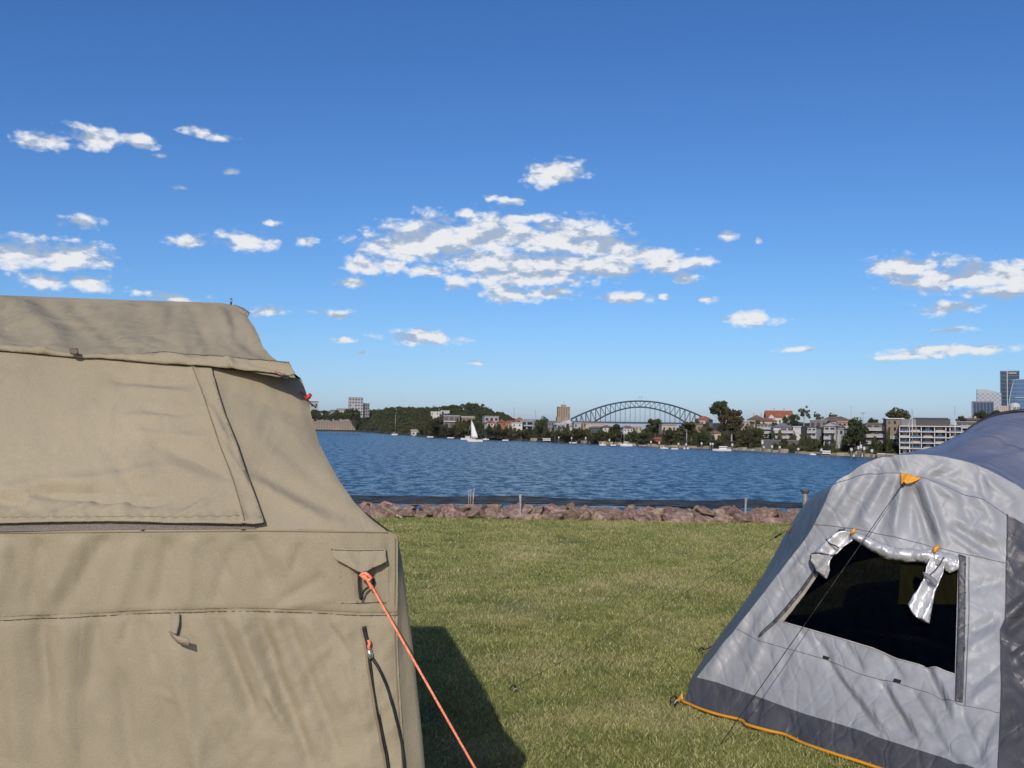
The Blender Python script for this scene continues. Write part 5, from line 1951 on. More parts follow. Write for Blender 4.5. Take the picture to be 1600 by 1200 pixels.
house('boathouse', 'small white boathouse at the foot of the wooded headland', 643, 655, 671, 681, WHITE, 'side', CREAM, 3, (1, 2, .5, .35), cat='boathouse')
house('terrace', 'white stepped terrace building in the trees on the headland', 673, 690, 644, 656, WHITE, 'flat', WHITE, 1, (2, 4, .4, .4), d=690)
house('terrace', 'white upper wing right of the stepped terrace building', 689, 702, 642.5, 652, WHITE, 'flat', WHITE, 1, (1, 3, .4, .4), d=700)
house('modern_house', 'large dark modern house with wide pale flat roof below the terrace', 693, 718, 650, 668, GREYW, 'flat', PALE, 1, (2, 3, .75, .6), d=660, balc=(1,))
house('house', 'beige house with flat roof above the white sail', 722, 742, 650, 662, STONE, 'side', CREAM, 3, (1, 4, .5, .5), d=660)
house('modern_house', 'blue grey box house left of the brick houses', 757, 779, 651, 668, PALE, 'flat', METALR, 1, (2, 3, .6, .5), d=600)
house('house', 'white house with arched dark openings below the box house', 761, 776, 657, 671, WHITE, 'gable', REDROOF, 4, (2, 3, .5, .5), d=580)
house('house', 'orange brick house with hipped roof in the middle of the brick row', 777, 791, 655, 672, BRICK, 'hip', MAROON, 5, (2, 2, .35, .4), d=575)
house('house', 'salmon rendered house next to the orange brick house', 790, 799, 657, 673, SALMON, 'side', REDROOF, 4, (2, 2, .4, .4), d=570)
house('house', 'white cubic house right of the salmon house', 799, 816, 661, 675, WHITE, 'flat', PALE, 1, (2, 2, .3, .4), d=565)
house('house', 'red roofed house showing above the white cubic house', 803, 818, 652, 664, TANB, 'gable', REDROOF, 6, (1, 2, .4, .4), d=640, chim=1)
house('modern_house', 'grey modern house with deep dark balconies and flat roof', 813, 833, 658, 673, PALE, 'flat', METALR, 1, (2, 2, .8, .6), d=570, balc=(1,))
house('house', 'low wide house with pale metal roof behind the round dark tree', 820, 846, 655, 668, GREYW, 'side', METALR, 3, (1, 4, .5, .5), d=650)
house('boathouse', 'white boathouse with two gabled fronts at the waterline', 808, 818, 676, 687, WHITE, 'gable', METALR, 3, (1, 2, .5, .5), cat='boathouse')
house('boathouse', 'low pale boathouse right of the two gabled boathouse', 818, 828, 678, 688, CREAM, 'gable', METALR, 2, (1, 2, .5, .5), cat='boathouse')

# tan tower on the skyline left of the bridge
tw = house('apartment_tower', 'tan brick apartment tower on the skyline left of the bridge', 872, 890.5, 636, 664, TANB, 'flat', CREAM, .6, (9, 5, .5, .42), yaw=.12, d=1300, cat='building', dep=16)
mp_ = 1300 / FPX
box('plant_room', STONE, tw, 0, 8, 28 * mp_, 7 * mp_, 7, 3.6 * mp_)
box('antenna', GALV, tw, .5, 8, 31 * mp_, .5, .5, 4.5 * mp_)
box('lower_wing', TANB, tw, -1.2 * mp_, 8.4, -3, 19.5 * mp_, 15, 16 * mp_)

house('house', 'dark grey house left of the white gabled house', 856, 870, 659, 674, GREYW, 'flat', SLATE, 1, (2, 3, .6, .5), d=520)
house('house', 'bright white gabled house at the left foot of the bridge', 881, 896, 656, 678, WHITE, 'gable', WHITE, 6, (2, 2, .25, .35), d=500, yaw=.25)
house('house', 'small black and white house left of the white gabled house', 870, 882, 661, 677, PALE, 'side', WHITE, 3, (2, 2, .6, .5), d=495)
house('house', 'narrow blue grey house right of the white gabled house', 897, 908, 661, 677, PALE, 'flat', METALR, 1, (2, 2, .4, .5), d=490)
house('house', 'narrow dark brick house beside the beige block', 907, 916, 660, 677, TANB, 'flat', SLATE, 1, (2, 2, .4, .5), d=495)
house('house', 'plain beige block under the left end of the bridge', 915, 944, 662, 678, CREAM, 'flat', CREAM, 1, (1, 2, .2, .3), d=490, yaw=.05)
house('shed', 'black shed in front of the beige block', 923, 942, 666, 682, DARKW, 'side', SLATE, 3, (1, 3, .6, .5), d=460)
house('house', 'white house with small red roof right of the black shed', 942, 957, 664, 679, WHITE, 'hip', MAROON, 4, (2, 2, .3, .4), d=455)
house('house', 'pair of white houses with red roof under the bridge deck', 974, 989, 665, 682, WHITE, 'hip', MAROON, 4, (2, 3, .35, .4), d=450)
house('house', 'white house with pale roof right of the red roofed pair', 987, 1003, 663.5, 680, CREAM, 'side', WHITE, 3.5, (2, 3, .4, .4), d=460)
house('house', 'long cream house half covered by olive trees', 1034, 1057, 664, 679, CREAM, 'flat', METALR, 1, (1, 3, .3, .5), d=440)
house('boat_shed', 'red roofed boat shed on the waterline', 1022, 1034, 683, 694, BRICK, 'side', REDROOF, 4, (1, 2, .4, .4), cat='boathouse')
# right group
house('house', 'house with faded orange roof behind the tall dark layered tree', 1087, 1107, 650, 668, CREAM, 'hip', REDROOF, 6, (1, 3, .4, .4), d=430)
house('house', 'little beige house below the faded orange roof', 1087, 1098, 663, 677, STONE, 'flat', SLATE, 1, (1, 1, .3, .4), d=400)
house('cottage', 'red roofed cottage at the waterside under the spreading tree', 1111, 1126, 672, 688, CREAM, 'hip', MAROON, 5, (1, 2, .35, .4), d=352)
house('house', 'cream house half hidden right of the spreading tree', 1153, 1171, 659, 674, CREAM, 'flat', PALE, 1, (2, 3, .4, .4), d=390)
house('house', 'pale walled house with dark hipped roof and white chimneys', 1168, 1196, 648, 676, CREAM, 'hip', BROWNR, 8, (2, 4, .4, .4), d=400, chim=2)
rf = house('villa', 'large villa with bright orange red roof and white gables on the ridge', 1199, 1238, 641, 666, WHITE, 'side', REDROOF, 11, (1, 5, .3, .4), d=420, yaw=.1, dep=12, chim=2)
mp_ = 420 / FPX
for (cx, gw) in ((-13, 10), (10, 12)):
    g_ = link('gable', roof_mesh('gable', gw * mp_, 5, 6 * mp_, .2), WHITE, rf)
    g_.location = (cx * mp_, -1.0, 12 * mp_)
    box('gable_wall', WHITE, rf, cx * mp_, 1.2, 0, gw * mp_, 4.0, 12.05 * mp_)
    box('window', GLASS, rf, cx * mp_, -.85, 8.5 * mp_, 2.2 * mp_, .15, 5 * mp_)
house('house', 'house with maroon roof below the villa', 1187, 1214, 652, 672, CREAM, 'hip', MAROON, 6, (1, 4, .4, .4), d=385)
house('flats', 'glassy grey green flats behind the green tree', 1183, 1205, 664, 690, PALE, 'flat', GREYW, 1, (4, 4, .7, .55), d=355, cat='building', balc=(1, 2, 3))
mh = house('modern_house', 'white modern house with three dark glazed floors and slate roof', 1209, 1240, 661, 693, WHITE, 'hip', SLATE, 7, (3, 3, .88, .66), d=340, yaw=.1, balc=(1, 2))
mp_ = 340 / FPX
house('stair_tower', 'bright white ribbed tower at the right of the modern house', 1239.5, 1251, 667, 692, WHITE, 'flat', WHITE, .6, (4, 1, .7, .16), d=338, yaw=.1, cat='building', winm=PALE, dep=6)
rw2 = empty('retaining_wall', PX(1220, 701, 326), math.atan2(-PX(1220, 701, 326).x, 326), 'dark stone retaining wall under the white modern house', 'wall')
box('wall', mat('dark_stone', (0.085, 0.085, 0.085), .9, var=.3, vscale=.5), rw2, 0, 2, -2, 56 * .217, 4, 12.5 * .217 + 2)
box('coping', GREYW, rw2, 0, 2, 12.5 * .217, 57 * .217, 4.3, .25)
house('house', 'small white house of stacked storeys beside clipped bushes', 1262, 1275, 668, 693, WHITE, 'flat', SLATE, 1, (3, 2, .7, .5), d=335, balc=(1, 2))
lr = house('long_house', 'long low house with brown tiled roof along the ridge', 1281, 1332, 650.5, 668, CREAM, 'hip', BROWNR, 8, (1, 6, .45, .5), d=400, yaw=.05)
house('house', 'grey eaved house below the left end of the long brown roof', 1266, 1292, 657, 670, GREYW, 'flat', PALE, 1, (1, 3, .6, .5), d=370)
bh = house('balcony_house', 'pale narrow house with stacked balconies at the waterside', 1288, 1305, 661, 706, WHITE, 'gable', METALR, 5, (4, 2, .75, .6), d=318, balc=(1, 2, 3))
house('house', 'salmon and cream house beneath the right end of the long brown roof', 1309, 1331, 659, 690, SALMON, 'flat', CREAM, 1, (3, 3, .5, .5), d=345, balc=(1, 2))
house('house', 'white sided house between balconies and big dark tree', 1304, 1318, 670, 704, PALE, 'flat', PALE, 1, (3, 2, .5, .5), d=322)
house('flats', 'grey brown flats right of the big dark waterfront tree', 1354, 1386, 662, 704, GREYW, 'flat', STONE, 1, (4, 3, .6, .55), d=330, cat='building', balc=(1, 2, 3))
th = house('tower_house', 'stone tower house with white parapet and narrow windows', 1386, 1411, 655, 706, STONE, 'flat', WHITE, 1.6, (5, 3, .35, .5), d=335, cat='building', balc=(1, 2))
house('flats', 'brown brick flats wedged behind the tower house', 1404, 1424, 658, 704, TANB, 'side', SLATE, 4, (4, 3, .5, .5), d=360, cat='building')

# the white framed apartment block
d_a = shore_d(1454) + 10
mp_ = d_a / FPX
ab_c = PX(1454, 712, d_a)
ab = empty('apartment_block', ab_c, math.atan2(-ab_c.x, ab_c.y) + .04, 'five storey apartment block with white slab edges and dark recessed balconies', 'building')
H = 712 - 0
box('wall', DARKW, ab, 0, 7 + 1.6, -2, 88 * mp_, 12, 45 * mp_ + 2)
box('penthouse', mat('charcoal_panel', (0.035, 0.037, 0.040), .6), ab, 2 * mp_, 9, 45 * mp_, 56 * mp_, 9, 13 * mp_)
box('roof', DARKW, ab, 2 * mp_, 9, 58 * mp_, 50 * mp_, 9.5, 1.6 * mp_)
box('roof_block', GREYW, ab, -31 * mp_, 8, 45 * mp_, 22 * mp_, 8, 12 * mp_)
box('roof_block', GREYW, ab, 37 * mp_, 8, 45 * mp_, 18 * mp_, 8, 4 * mp_)
for k in range(6):
    z = (1 + k * 8.8) * mp_
    box('slab', FRAMEW, ab, 0, 7, z, 90 * mp_, 14.6, 1.5 * mp_)
for x in (-44.5, -30, -13, 6, 22, 28, 44.5):
    box('column', FRAMEW, ab, x * mp_, .35, 0, 1.3 * mp_, .7, 45 * mp_)
for k in range(5):
    for j, x in enumerate((-37, -21.5, -3.5, 14, 36)):
        if (k + j) % 3 == 0:
            box('screen', PALE if j % 2 else CREAM, ab, x * mp_, 1.5, (2.5 + k * 8.8) * mp_, 6 * mp_, .2, 7.2 * mp_)
        else:
            box('window', GLASS, ab, x * mp_, 2.52, (3.2 + k * 8.8) * mp_, 9 * mp_, .2, 5.6 * mp_)
        if k:
            box('railing', PALE if (k + j) % 2 else GLASSB, ab, x * mp_, .2, (2.5 + k * 8.8) * mp_, 13 * mp_, .08, 2.4 * mp_)
house('flats', 'grey flats with pale bands right of the white framed apartments', 1497, 1527, 660, 704, GREYW, 'flat', PALE, 1, (5, 4, .75, .5), d=385, cat='building', balc=(2, 3, 4))
house('house', 'brown roofed house with two pale chimneys behind the grey flats', 1505, 1526, 653, 668, TANB, 'side', BROWNR, 4, (1, 3, .4, .4), d=460, chim=2)

# garden shrubs: round the feet of the houses and down to the sea wall
sm = []
for (u0, u1, v0, v1, d) in HOUSES:
    if d > 900:
        continue
    n_ = max(4, int((u1 - u0) / 2.2))
    for i in range(n_):
        u = u0 - 3 + (u1 - u0 + 6) * (i + R.random()) / n_
        sm.append((u, v1 + R.uniform(1.5, 6), R.uniform(4, 8), R.uniform(8, 15), d - R.uniform(2.5, 6)))
for _ in range(900):
    u = R.uniform(640, 1640)
    w0 = wl(u)
    vf = w0 - 1.5 - (min(26, w0 - vtop(u)) - 3) * R.random() ** 1.3
    sm.append((u, vf, R.uniform(4, 10), R.uniform(7, 16)))
for (u0, u1, v0, v1, d) in HOUSES:
    if d > 900:
        continue
    n_ = max(4, int((u1 - u0) / 2.6))
    for dv in (8, 13, 18, 23, 28):
        for i in range(n_):
            u = u0 - 2 + (u1 - u0 + 4) * (i + R.random()) / n_
            if v1 + dv < wl(u) - 1:
                sm.append((u, v1 + dv + R.uniform(-2, 2), R.uniform(5, 9), R.uniform(8, 15), max(shore_d(u) + 1.5, d - dv * .35 - R.uniform(1, 4))))
    for uu in (u0, u1, R.uniform(u0, u1)):
        if R.random() < .75:
            hpx = R.uniform(.45, .85) * (v1 - v0 + 4)
            sm.append((uu + R.uniform(-3, 3), v1 + 3, hpx, R.uniform(9, 15), d - R.uniform(2.5, 5)))
for _ in range(90):
    u = R.uniform(655, 770)
    sm.append((u, R.uniform(663, wl(u) - 2), R.uniform(6, 11), R.uniform(9, 16), shore_d(u) + R.uniform(3, 30)))
half = [q for q in sm if R.random() < .5]
rest = [q for q in sm if q not in half]
mass('shore_undergrowth', 'dark garden shrubs filling the gaps between the shore houses', half, LEAF_D, 260, .12)
mass('shore_undergrowth', 'olive and dry garden shrubs along the far waterline', rest, LEAF_O, 260, .12)

# ---- city towers far behind
d_c = 2600
mp_ = d_c / FPX


def tower(name, label, u0, u1, v0, v1, material, dep=30, d=d_c, rows=0, cols=0, fm=None):
    c = PX((u0 + u1) / 2, v1, d)
    r_ = empty(name, c, math.atan2(-c.x, c.y) + .06, label, 'skyscraper', 'city towers')
    k = d / FPX
    w, h = (u1 - u0) * k, (v1 - v0) * k
    box('tower', material, r_, 0, dep / 2, -20, w, dep, h + 20)
    for i in range(rows):
        box('floor_band', fm or SLATE, r_, 0, dep / 2, h * (i + .8) / rows, w + 1.0, dep + 1.0, h / rows * .22)
    for j in range(cols):
        box('mullion', fm or SLATE, r_, -w / 2 + w * j / (cols - 1), -.3, 0, 1.1, 1.2, h)
    return r_, k, w, h


t_, k, w, h = tower('glass_tower', 'tallest dark glass skyscraper with a thin white edge line', 1566, 1592, 580, 668, mat('night_glass', (0.020, 0.050, 0.095), .3, var=.3, vscale=.02, spec=.2), rows=14, d=2600, fm=mat('dark_band', (0.05, 0.07, 0.09), .4))
box('white_fin', FRAMEW, t_, -w / 2 + 9 * k, -1.4, 0, 1.1 * k, 1.6, h + 1.5 * k)
box('crown_sign', FRAMEW, t_, 3.5 * k, -1.2, h - 3.6 * k, 11 * k, 1.2, 1.4 * k)
box('roof_edge', SLATE, t_, 0, 15, h, w + .8, 30.5, .8 * k)
t_, k, w, h = tower('glass_tower', 'curved edged blue glass skyscraper in front of the tallest tower', 1584, 1606, 593, 668, GLASSB, rows=12, d=2450, fm=mat('steel_band', (0.10, 0.15, 0.20), .4))
cv = [(-w / 2 - 8 * k, -1, h * .18), (-w / 2 - 5 * k, -1, h * .5), (-w / 2 - 2.5 * k, -1, h * .72), (-w / 2 + 0.5 * k, -1, h * .9), (-w / 2 + 5 * k, -1, h), (w / 2, -1, h + .4 * k)]
tube('curved_fin', [Vector(p) for p in spline(cv, 5)], .5 * k, FRAMEW, t_, 6)
bv_ = [(p[0], 0, p[2]) for p in cv[:5]] + [(-w / 2 + 5 * k, 0, 0), (-w / 2 - 9 * k, 0, 0)]
n_ = len(bv_)
link('curved_side', mesh_py('curved_side', bv_ + [(x, 28, z) for x, y, z in bv_], [tuple(range(n_))[::-1], tuple(range(n_, 2 * n_))] + [(i, (i + 1) % n_, n_ + (i + 1) % n_, n_ + i) for i in range(n_)]), GLASSB, t_)
box('cross_band', FRAMEW, t_, 2 * k, -1.1, h * .62, w * .9, 1.2, .8 * k)
t_, k, w, h = tower('lattice_tower', 'pale office tower with woven lattice facade and sloping top', 1529, 1563, 614, 668, mat('lattice_white', (0.30, 0.33, 0.35), .5, var=.15, vscale=.02), d=2500)
sl = mesh_py('sloped_top', [(-w / 2, 0, h), (w / 2, 0, h), (w / 2, 30, h), (-w / 2, 30, h), (-w / 2, 0, h + 6 * k), (-w * .1, 0, h + 5.6 * k), (-w * .1, 30, h + 5.6 * k), (-w / 2, 30, h + 6 * k)], [(0, 1, 5, 4), (1, 2, 6, 5), (2, 3, 7, 6), (3, 0, 4, 7), (4, 5, 6, 7)])
link('sloped_top', sl, mat('lattice_white', (0, 0, 0)), t_)
for i in range(17):
    for j in range(10):
        if (i + j) % 2 == 0:
            box('lattice_pane', mat('lattice_grey', (0.16, 0.20, 0.24), .4), t_, -w / 2 + w * (j + .5) / 10, -.3, h * (i + .3) / 17, w / 10 * .8, .8, h / 17 * .5)
t_, k, w, h = tower('office_block', 'dark blue glass office block at the foot of the lattice tower', 1522, 1551, 629, 672, mat('navy_glass', (0.025, 0.055, 0.12), .3, var=.3, vscale=.03, spec=.2), d=1900, cols=7)
box('frame', GREYW, t_, 0, 14, h, w + 1.5, 30, 2.0 * k)
box('side_frame', PALE, t_, -w / 2 - .3 * k, 14, 0, .8 * k, 30, h)
t_, k, w, h = tower('office_block', 'low beige office block under the glass skyscrapers', 1561, 1590, 634, 668, mat('beige_panel', (0.32, 0.28, 0.25), .8), d=1800, cols=12, fm=mat('beige_rib', (0.42, 0.37, 0.33), .8))
dm = empty('white_dome', PX(1590, 668, 1650), 0, 'white domed rooftop building at the right picture edge', 'building', 'city towers')
k = 1650 / FPX
dv, df = [], []
for i, (rr_, zz) in enumerate([(8, 26), (8, 33), (7.6, 35.5), (6, 37.5), (3.2, 38.8), (.1, 39.2)]):
    for q in range(14):
        dv.append((rr_ * k * math.cos(q * 6.2832 / 14), rr_ * k * math.sin(q * 6.2832 / 14) + 8 * k, zz * k))
for i in range(5):
    for q in range(14):
        df.append((i * 14 + q, i * 14 + (q + 1) % 14, i * 14 + 14 + (q + 1) % 14, i * 14 + 14 + q))
link('dome', mesh_py('dome', dv, df), WHITE, dm)
box('body', CREAM, dm, 0, 8 * k, -10, 15 * k, 14 * k, 26 * k + 10)
for q in range(5):
    box('window', GLASS, dm, (-5 + q * 2.5) * k, -.05 * k, 27.5 * k, 1.0 * k, .3 * k, 4.5 * k)

# ---- steel arch bridge
d_b = 3600.0
k = d_b / FPX
bc = PX(1000, 661, d_b)
STEEL = mat('bridge_steel', (0.030, 0.045, 0.070), .7, var=.1, vscale=.01)  # the blue of distance haze is put into the steel colour
br = empty('arch_bridge', bc, math.atan2(-bc.x, bc.y), 'grey steel truss arch bridge with flags spanning between the headlands', 'bridge')


def topz(x):
    return (34.5 - 30.5 * (abs(x) / 108) ** 2.0 + 1.0 * (abs(x) / 108) ** 6) * k


def botz(x):
    return (25 - 25.0 * (abs(x) / 73) ** 2.0) * k


xs_ = [(-108 + 216 * i / 28) for i in range(29)]
for y in (0.0, 30.0):
    tube('top_chord', [Vector((x * k, y, topz(x))) for x in np.linspace(-108, 108, 57)], 2.3, STEEL, br, 4)
    tube('bottom_chord', [Vector((x * k, y, botz(x))) for x in np.linspace(-104, 104, 57)], 2.3, STEEL, br, 4)
    for i, x in enumerate(xs_):
        bar('vertical', (x * k, y, botz(x)), (x * k, y, topz(x)), 2.0, 2.0, STEEL, br)
        if i < 28:
            x2 = xs_[i + 1]
            a, b = ((x, x2) if x < 0 else (x2, x))
            bar('diagonal', (a * k, y, topz(a)), (b * k, y, botz(b)), 1.9, 1.9, STEEL, br)
        if abs(x) < 70:
            bar('hanger', (x * k, y, 1.0), (x * k, y, botz(x)), 1.25, 1.25, STEEL, br)
for x in xs_[::2]:
    bar('cross_brace', (x * k, 0, topz(x)), (x * k, 30, topz(x)), 1.2, 1.2, STEEL, br)
box('deck', STEEL, br, 0, 15, -2.6, 330 * k, 48, 5.0)
box('parapet', STEEL, br, 0, -9, 2.4, 330 * k, .6, 1.6)
for x in np.linspace(-160, 160, 17):
    if abs(x) > 105:
        box('pier', STONE, br, x * k, 15, -60, 5, 30, 58)
for x in (-2.0, 1.6):
    bar('flagpole', (x * k, 15, topz(x)), (x * k, 15, topz(x) + 7 * k), .5, .5, STEEL, br)
    bar('flag', ((x + .5) * k, 15, topz(x) + 6.2 * k), ((x + 2.0) * k, 15, topz(x) + 6.0 * k), .2, 2.4, mat('flag_blue', (0.05, .08, .2), .7), br)

# ---- sea wall, piles, jetties
swl = empty('sea_wall', PX(1090, 701, shore_d(1090)), 0, 'low sandstone sea wall running along the far waterline', 'wall')
BLOCKS = [(u, u + R.uniform(9, 16)) for u in np.arange(790, 1400, 13.0)]
WALLM = mat('wall_stone', (0.33, 0.27, 0.19), .9, var=.4, vscale=.5, rnd=.22)
for (a, b) in BLOCKS:
    if R.random() < .12:
        continue
    um = (a + b) / 2
    dd = shore_d(um) - 1.5
    p0 = PX(um, wl(um), dd)
    hh_ = R.uniform(2.2, 4.6) * (1.0 if um < 1150 else 1.4) * dd / FPX
    o_ = box('stone', WALLM, swl, 0, 0, 0, 13.4 / FPX * dd, 1.8, hh_ + 2)
    o_.matrix_parent_inverse = Matrix.Translation(-Vector(swl.location))
    o_.location = (p0.x, p0.y, WATER_Z - 2)
    o_.rotation_euler = (0, 0, math.atan2(-(shore_d(um + 8) - shore_d(um - 8)) * -1, (16 / FPX * dd)))
PILES = [(1096, 691, 703), (1110, 692, 703), (1113.5, 692, 703), (1144, 693, 706), (1191, 688, 708), (1193, 697, 708), (1206, 696, 709), (1218, 697, 709), (1247, 700, 711), (1283, 701, 713), (1330, 700, 715), (1341, 697, 714), (1345, 695, 714), (1350, 698, 715), (1362, 702, 716), (1017, 689, 700), (1030, 690, 701), (1060, 692, 702), (1072, 693, 703), (952, 686, 697), (915, 683, 694), (893, 683, 693), (873, 682, 692)]
PILE_L = ['left of the white cabin cruiser', 'left of a close pair at the cabin cruiser', 'right of a close pair at the cabin cruiser', 'at the bow of the white cabin cruiser', 'tallest before the dark retaining wall', 'short, beside the tallest before the retaining wall',
          'under the middle of the dark retaining wall', 'under the white modern house', 'under the dark clipped bush', 'beside the dark lined cruiser', 'left of the masted yacht at the big dark tree', 'first of three at the masted yacht', 'tallest of three at the masted yacht',
          'last of three at the masted yacht', 'nearest the grey dome tent', 'left of the red boat shed', 'at the red boat shed', 'left of the slim short masted yacht', 'behind the slim short masted yacht', 'left of the rigged yacht', 'below the black shed', 'below the white gabled house', 'below the tan tower']
for i, (u, v0, v1) in enumerate(PILES):
    dd = ground_pt(u, v1, WATER_Z).y
    g_ = ground_pt(u, v1, WATER_Z)
    pl = empty('mooring_pile', g_, 0, 'white capped mooring pile ' + PILE_L[i], 'pile', 'mooring piles off the sea wall')
    hp_ = (v1 - v0) / FPX * dd
    box('pile', BARK, pl, 0, 0, -2, .42, .42, hp_ * .72 + 2)
    box('cap', WHITE, pl, 0, 0, hp_ * .72, .55, .55, hp_ * .28)


# ---- boats
HULLW = mat('white_hull', (0.62, 0.62, 0.61), .35, var=.05)
HULLD = mat('navy_hull', (0.03, 0.035, 0.05), .35, var=.1)
SAIL = mat('sail_cloth', (0.66, 0.66, 0.645), .7, var=.05, vscale=.5)
ALU = mat('mast_alloy', (0.50, 0.50, 0.50), .4, .5)


def hull_mesh(L, B, H_, sheer=.25):
    vs_, fs = [], []
    st_ = 9
    for i in range(st_):
        t = i / (st_ - 1)
        bw = B / 2 * (math.sin(math.pi * (0.22 + .78 * (1 - t)) ) if t > .25 else (.78 + .5 * t)) if t < 1 else 0.02
        bw = B / 2 * (1 - max(0, (t - .45) / .55) ** 2.2) * (.80 + .2 * min(1, t / .4))
        bw = max(bw, .02)
        zt = H_ * (1 + sheer * (t - .35) ** 2 * 2)
        x = (t - .5) * L
        xb = x - (.10 * L * max(0, t - .7) / .3)
        vs_ += [(x, -bw, zt), (xb, -bw * .72, -.15 * H_), (xb, bw * .72, -.15 * H_), (x, bw, zt)]
    for i in range(st_ - 1):
        for j in range(4):
            a, b = i * 4 + j, i * 4 + (j + 1) % 4
            fs.append((a, b, b + 4, a + 4))
    fs += [(0, 3, 2, 1), tuple((st_ - 1) * 4 + j for j in range(4))]
    return mesh_py('hull', vs_, fs)


def boat(name, label, u0, u1, v, hullm=HULLW, hpx=2.5, cabin=None, mast=None, sails=False, heading=0.0, cat='boat', group='boats on the harbour', stays=True, boom=True, d=None):
    u = (u0 + u1) / 2
    g_ = ground_pt(u, v, WATER_Z) if d is None else PX(u, v, d)
    g_.z = WATER_Z
    k = g_.y / FPX
    L = (u1 - u0) * k / max(.35, abs(math.cos(heading)))
    r_ = empty(name, g_, math.atan2(-g_.x, g_.y) + heading, label, cat, group)
    Hh = hpx * k
    link('hull', hull_mesh(L, L * .3, Hh), hullm, r_)
    if cabin:
        a, b, ch = cabin
        cb = box('cabin', HULLW, r_, (a + b) / 2 * L, 0, Hh * .95, (b - a) * L, L * .2, ch * k)
        box('window_band', GLASS, r_, (a + b) / 2 * L, 0, Hh * .95 + ch * k * .45, (b - a) * L * 1.02, L * .205, ch * k * .3)
        box('roof', HULLW, r_, (a + b) / 2 * L - .02 * L, 0, Hh * .95 + ch * k, (b - a) * L * 1.12, L * .22, .12)
    if mast:
        mx, vt = mast
        mh_ = (v - vt) * k
        tube('mast', [Vector((mx * L, 0, Hh * .9)), Vector((mx * L, 0, mh_))], [.10, .07], ALU, r_, 6)
        if stays:
            tube('forestay', [Vector((.48 * L, 0, Hh * 1.1)), Vector((mx * L, 0, mh_ * .97))], .035, ALU, r_, 4)
            tube('backstay', [Vector((-.48 * L, 0, Hh)), Vector((mx * L, 0, mh_ * .99))], .03, ALU, r_, 4)
        if boom:
            tube('furled_boom', [Vector((mx * L, 0, Hh + .9)), Vector((mx * L - .38 * L, 0, Hh + .85))], [.16, .1], SAIL, r_, 6)
        if sails:
            z0 = Hh + .9
            n = 9
            mv, mf = [], []
            for i in range(n):
                t = i / (n - 1)
                zz = z0 + (mh_ - z0) * t
                cw = sails * k * (1 - t) ** .85
                for j in range(4):
                    f = j / 3
                    mv.append((mx * L - f * cw, .10 * math.sin(math.pi * f) * cw + .35 * f * cw, zz))
            for i in range(n - 1):
                for j in range(3):
                    mf.append((i * 4 + j, i * 4 + j + 1, i * 4 + j + 5, i * 4 + j + 4))
            so = link('mainsail', mesh_py('mainsail', mv, mf, True), SAIL, r_)
            so.modifiers.new('t', 'SOLIDIFY').thickness = .03
    return r_


boat('sailing_yacht', 'white sailing yacht under a tall white mainsail out on the water', 729, 754, 690, hpx=3.2, cabin=(-.05, .25, 1.2), mast=(.22, 656.5), sails=11, heading=math.pi, cat='yacht', boom=False)
boat('moored_yacht', 'small white yacht with bare mast before the wooded headland', 612, 622, 680, hpx=2.2, mast=(.05, 645), cat='yacht', heading=.2, stays=False)
boat('moored_yacht', 'white yacht with rigging moored below the bridge centre', 968, 988, 697, hpx=3.2, cabin=(-.1, .2, 1.6), mast=(.15, 662), cat='yacht', heading=math.pi)
boat('moored_yacht', 'slim white yacht with short bare mast right of the bridge', 1068, 1077, 701.5, hpx=2.2, mast=(.05, 671), cat='yacht', heading=.3, stays=False)
boat('motor_cruiser', 'white cabin cruiser moored under the spreading tree', 1115, 1144, 704.5, hpx=2.8, cabin=(-.2, .2, 4.0), heading=math.pi, cat='motorboat')
boat('motor_cruiser', 'white cruiser with dark hull line below the balconied pale house', 1276, 1299, 711, HULLD, hpx=2.2, cabin=(-.1, .42, 4.2), heading=0, cat='motorboat')
boat('motor_cruiser', 'long white cruiser just left of the white sail', 720, 738, 685.5, hpx=2.6, cabin=(-.1, .3, 3.0), heading=0, cat='motorboat', d=560)
boat('motor_cruiser', 'dark hulled cruiser with white cabin by the round dark tree', 838, 864, 690.5, HULLD, hpx=2.2, cabin=(-.1, .35, 3.2), heading=0, cat='motorboat')
SMALL = [(1031, 1044, 701, 'flat white dinghy left of the pair beside the red boat shed'), (1049, 1060, 702, 'flat white dinghy right of the red boat shed'), (889, 901, 692.5, 'white runabout under the bright white gabled house'),
         (936, 947, 696, 'white runabout below the dark tree left of the rigged yacht'), (667, 677, 683.5, 'tiny white runabout right of the white boathouse'), (699, 710, 684.8, 'tiny white runabout left of the long cruiser'),
         (754, 764, 687.3, 'white runabout right of the white sail'), (785, 795, 688.6, 'white runabout left of the white boathouses'), (1113, 1119, 703.8, 'tender at the stern of the cabin cruiser'),
         (1265, 1275, 710.8, 'white tender left of the dark lined cruiser'), (954, 963, 696.3, 'small grey runabout left of the rigged yacht'), (1122, 1128, 703.9, 'small dinghy hidden before the cabin cruiser')]
for i, (a, b, v, lb) in enumerate(SMALL[:11]):
    boat('runabout', lb, a, b, v, hpx=1.6, cabin=(-.1, .15, 1.0) if i % 3 == 0 else None, heading=R.choice((0, math.pi)), cat='motorboat')
boat('moored_yacht', 'white yacht with two masts of piles by the big dark waterfront tree', 1333, 1352, 713.5, hpx=2.4, cabin=(-.2, .2, 2), mast=(.1, 690), cat='yacht', heading=.2, stays=False)
boat('motor_cruiser', 'dark covered boat half behind the grey dome tent', 1368, 1388, 714.5, HULLD, hpx=3.0, cabin=(-.3, .3, 2.5), cat='motorboat')
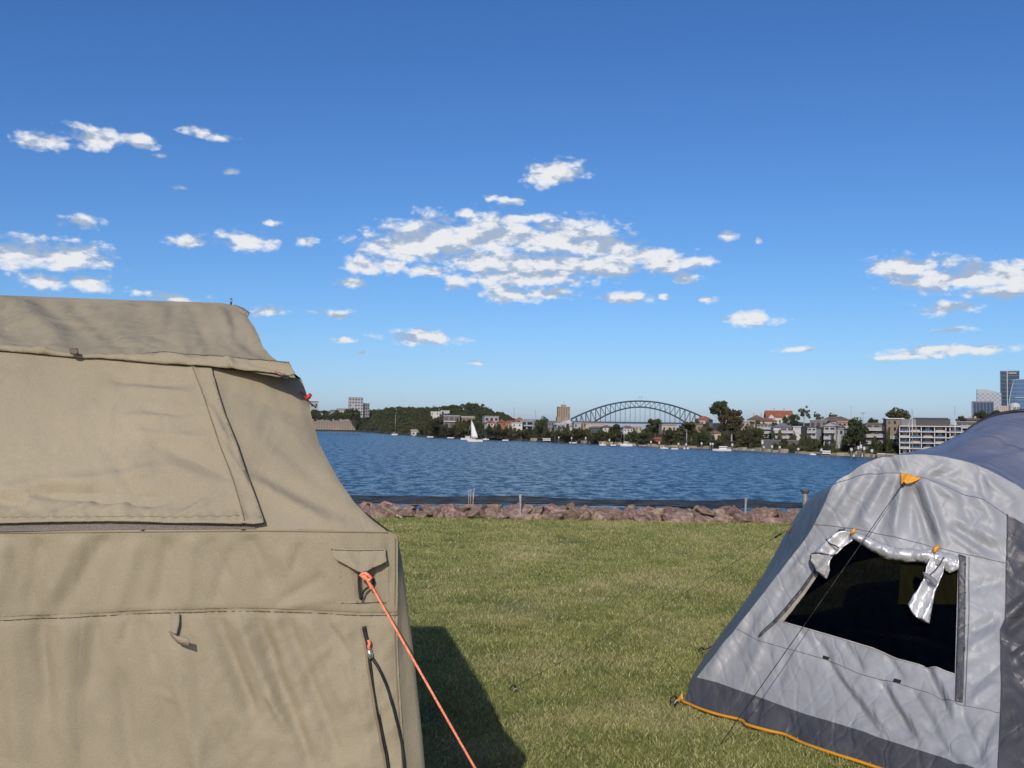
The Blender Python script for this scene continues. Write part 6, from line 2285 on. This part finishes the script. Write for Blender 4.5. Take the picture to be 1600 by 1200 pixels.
boat('moored_yacht', 'tall masted yacht in front of the white framed apartments', 1410, 1440, 717.5, hpx=3.0, cabin=(-.2, .2, 2), mast=(.02, 638), cat='yacht', heading=.1)
boat('moored_yacht', 'yacht whose leaning mast shows above the grey flats', 1478, 1506, 719, hpx=3.0, mast=(.02, 634), cat='yacht', heading=.4, stays=False)


# masts, antennas and a lamp mast on the skyline
def pole(name, label, u, v0, v1, d, w, lean=0.0, head=False, cat='mast'):
    b = PX(u, v1, d)
    k = d / FPX
    r_ = empty(name, b, 0, label, cat)
    h = (v1 - v0) * k
    tube('mast', [Vector((0, 0, -3)), Vector((lean * k, 0, h))], w * k, GREYW, r_, 5)
    if head:
        box('lamp_bank', GREYW, r_, lean * k, 0, h, 6 * k, .5, 1.0 * k)
    else:
        box('tip', GREYW, r_, lean * k, 0, h, .9 * k, .4, .5 * k)


pole('antenna_mast', 'thin antenna mast on the skyline right of the wooded headland', 803, 637, 662, 900, .22)
pole('crane_jib', 'thin leaning crane jib on the skyline left of the tan tower', 838, 641, 662, 1200, .25, -2)
pole('floodlight_mast', 'floodlight mast with a short lamp bank above the brown roof', 1348.5, 646, 664, 500, .28, 0, True)
pole('antenna_mast', 'thin antenna mast above the bare gum tree', 1330, 635, 662, 700, .16)

# ------------------------------------------------------------------ thin sea haze
HZ = bpy.data.materials.new('sea_haze')
HZ.use_nodes = True
ht = HZ.node_tree
ht.nodes.clear()
hv = N('ShaderNodeVolumePrincipled', ht)
hv.inputs['Color'].default_value = (0.86, 0.93, 1.0, 1)
hv.inputs['Density'].default_value = 0.000022
hv.inputs['Anisotropy'].default_value = 0.2
ho = N('ShaderNodeOutputMaterial', ht)
ht.links.new(hv.outputs[0], ho.inputs['Volume'])
hb = [(x, y, z) for x in (-3500, 4500) for y in (-300, 4300) for z in (-14, 320)]
hz = link('haze', mesh_py('haze', hb, [(0, 1, 3, 2), (4, 6, 7, 5), (0, 4, 5, 1), (2, 3, 7, 6), (0, 2, 6, 4), (1, 5, 7, 3)]), HZ)
tag(hz, 'thin bluish haze over the harbour', 'haze', None, 'stuff')
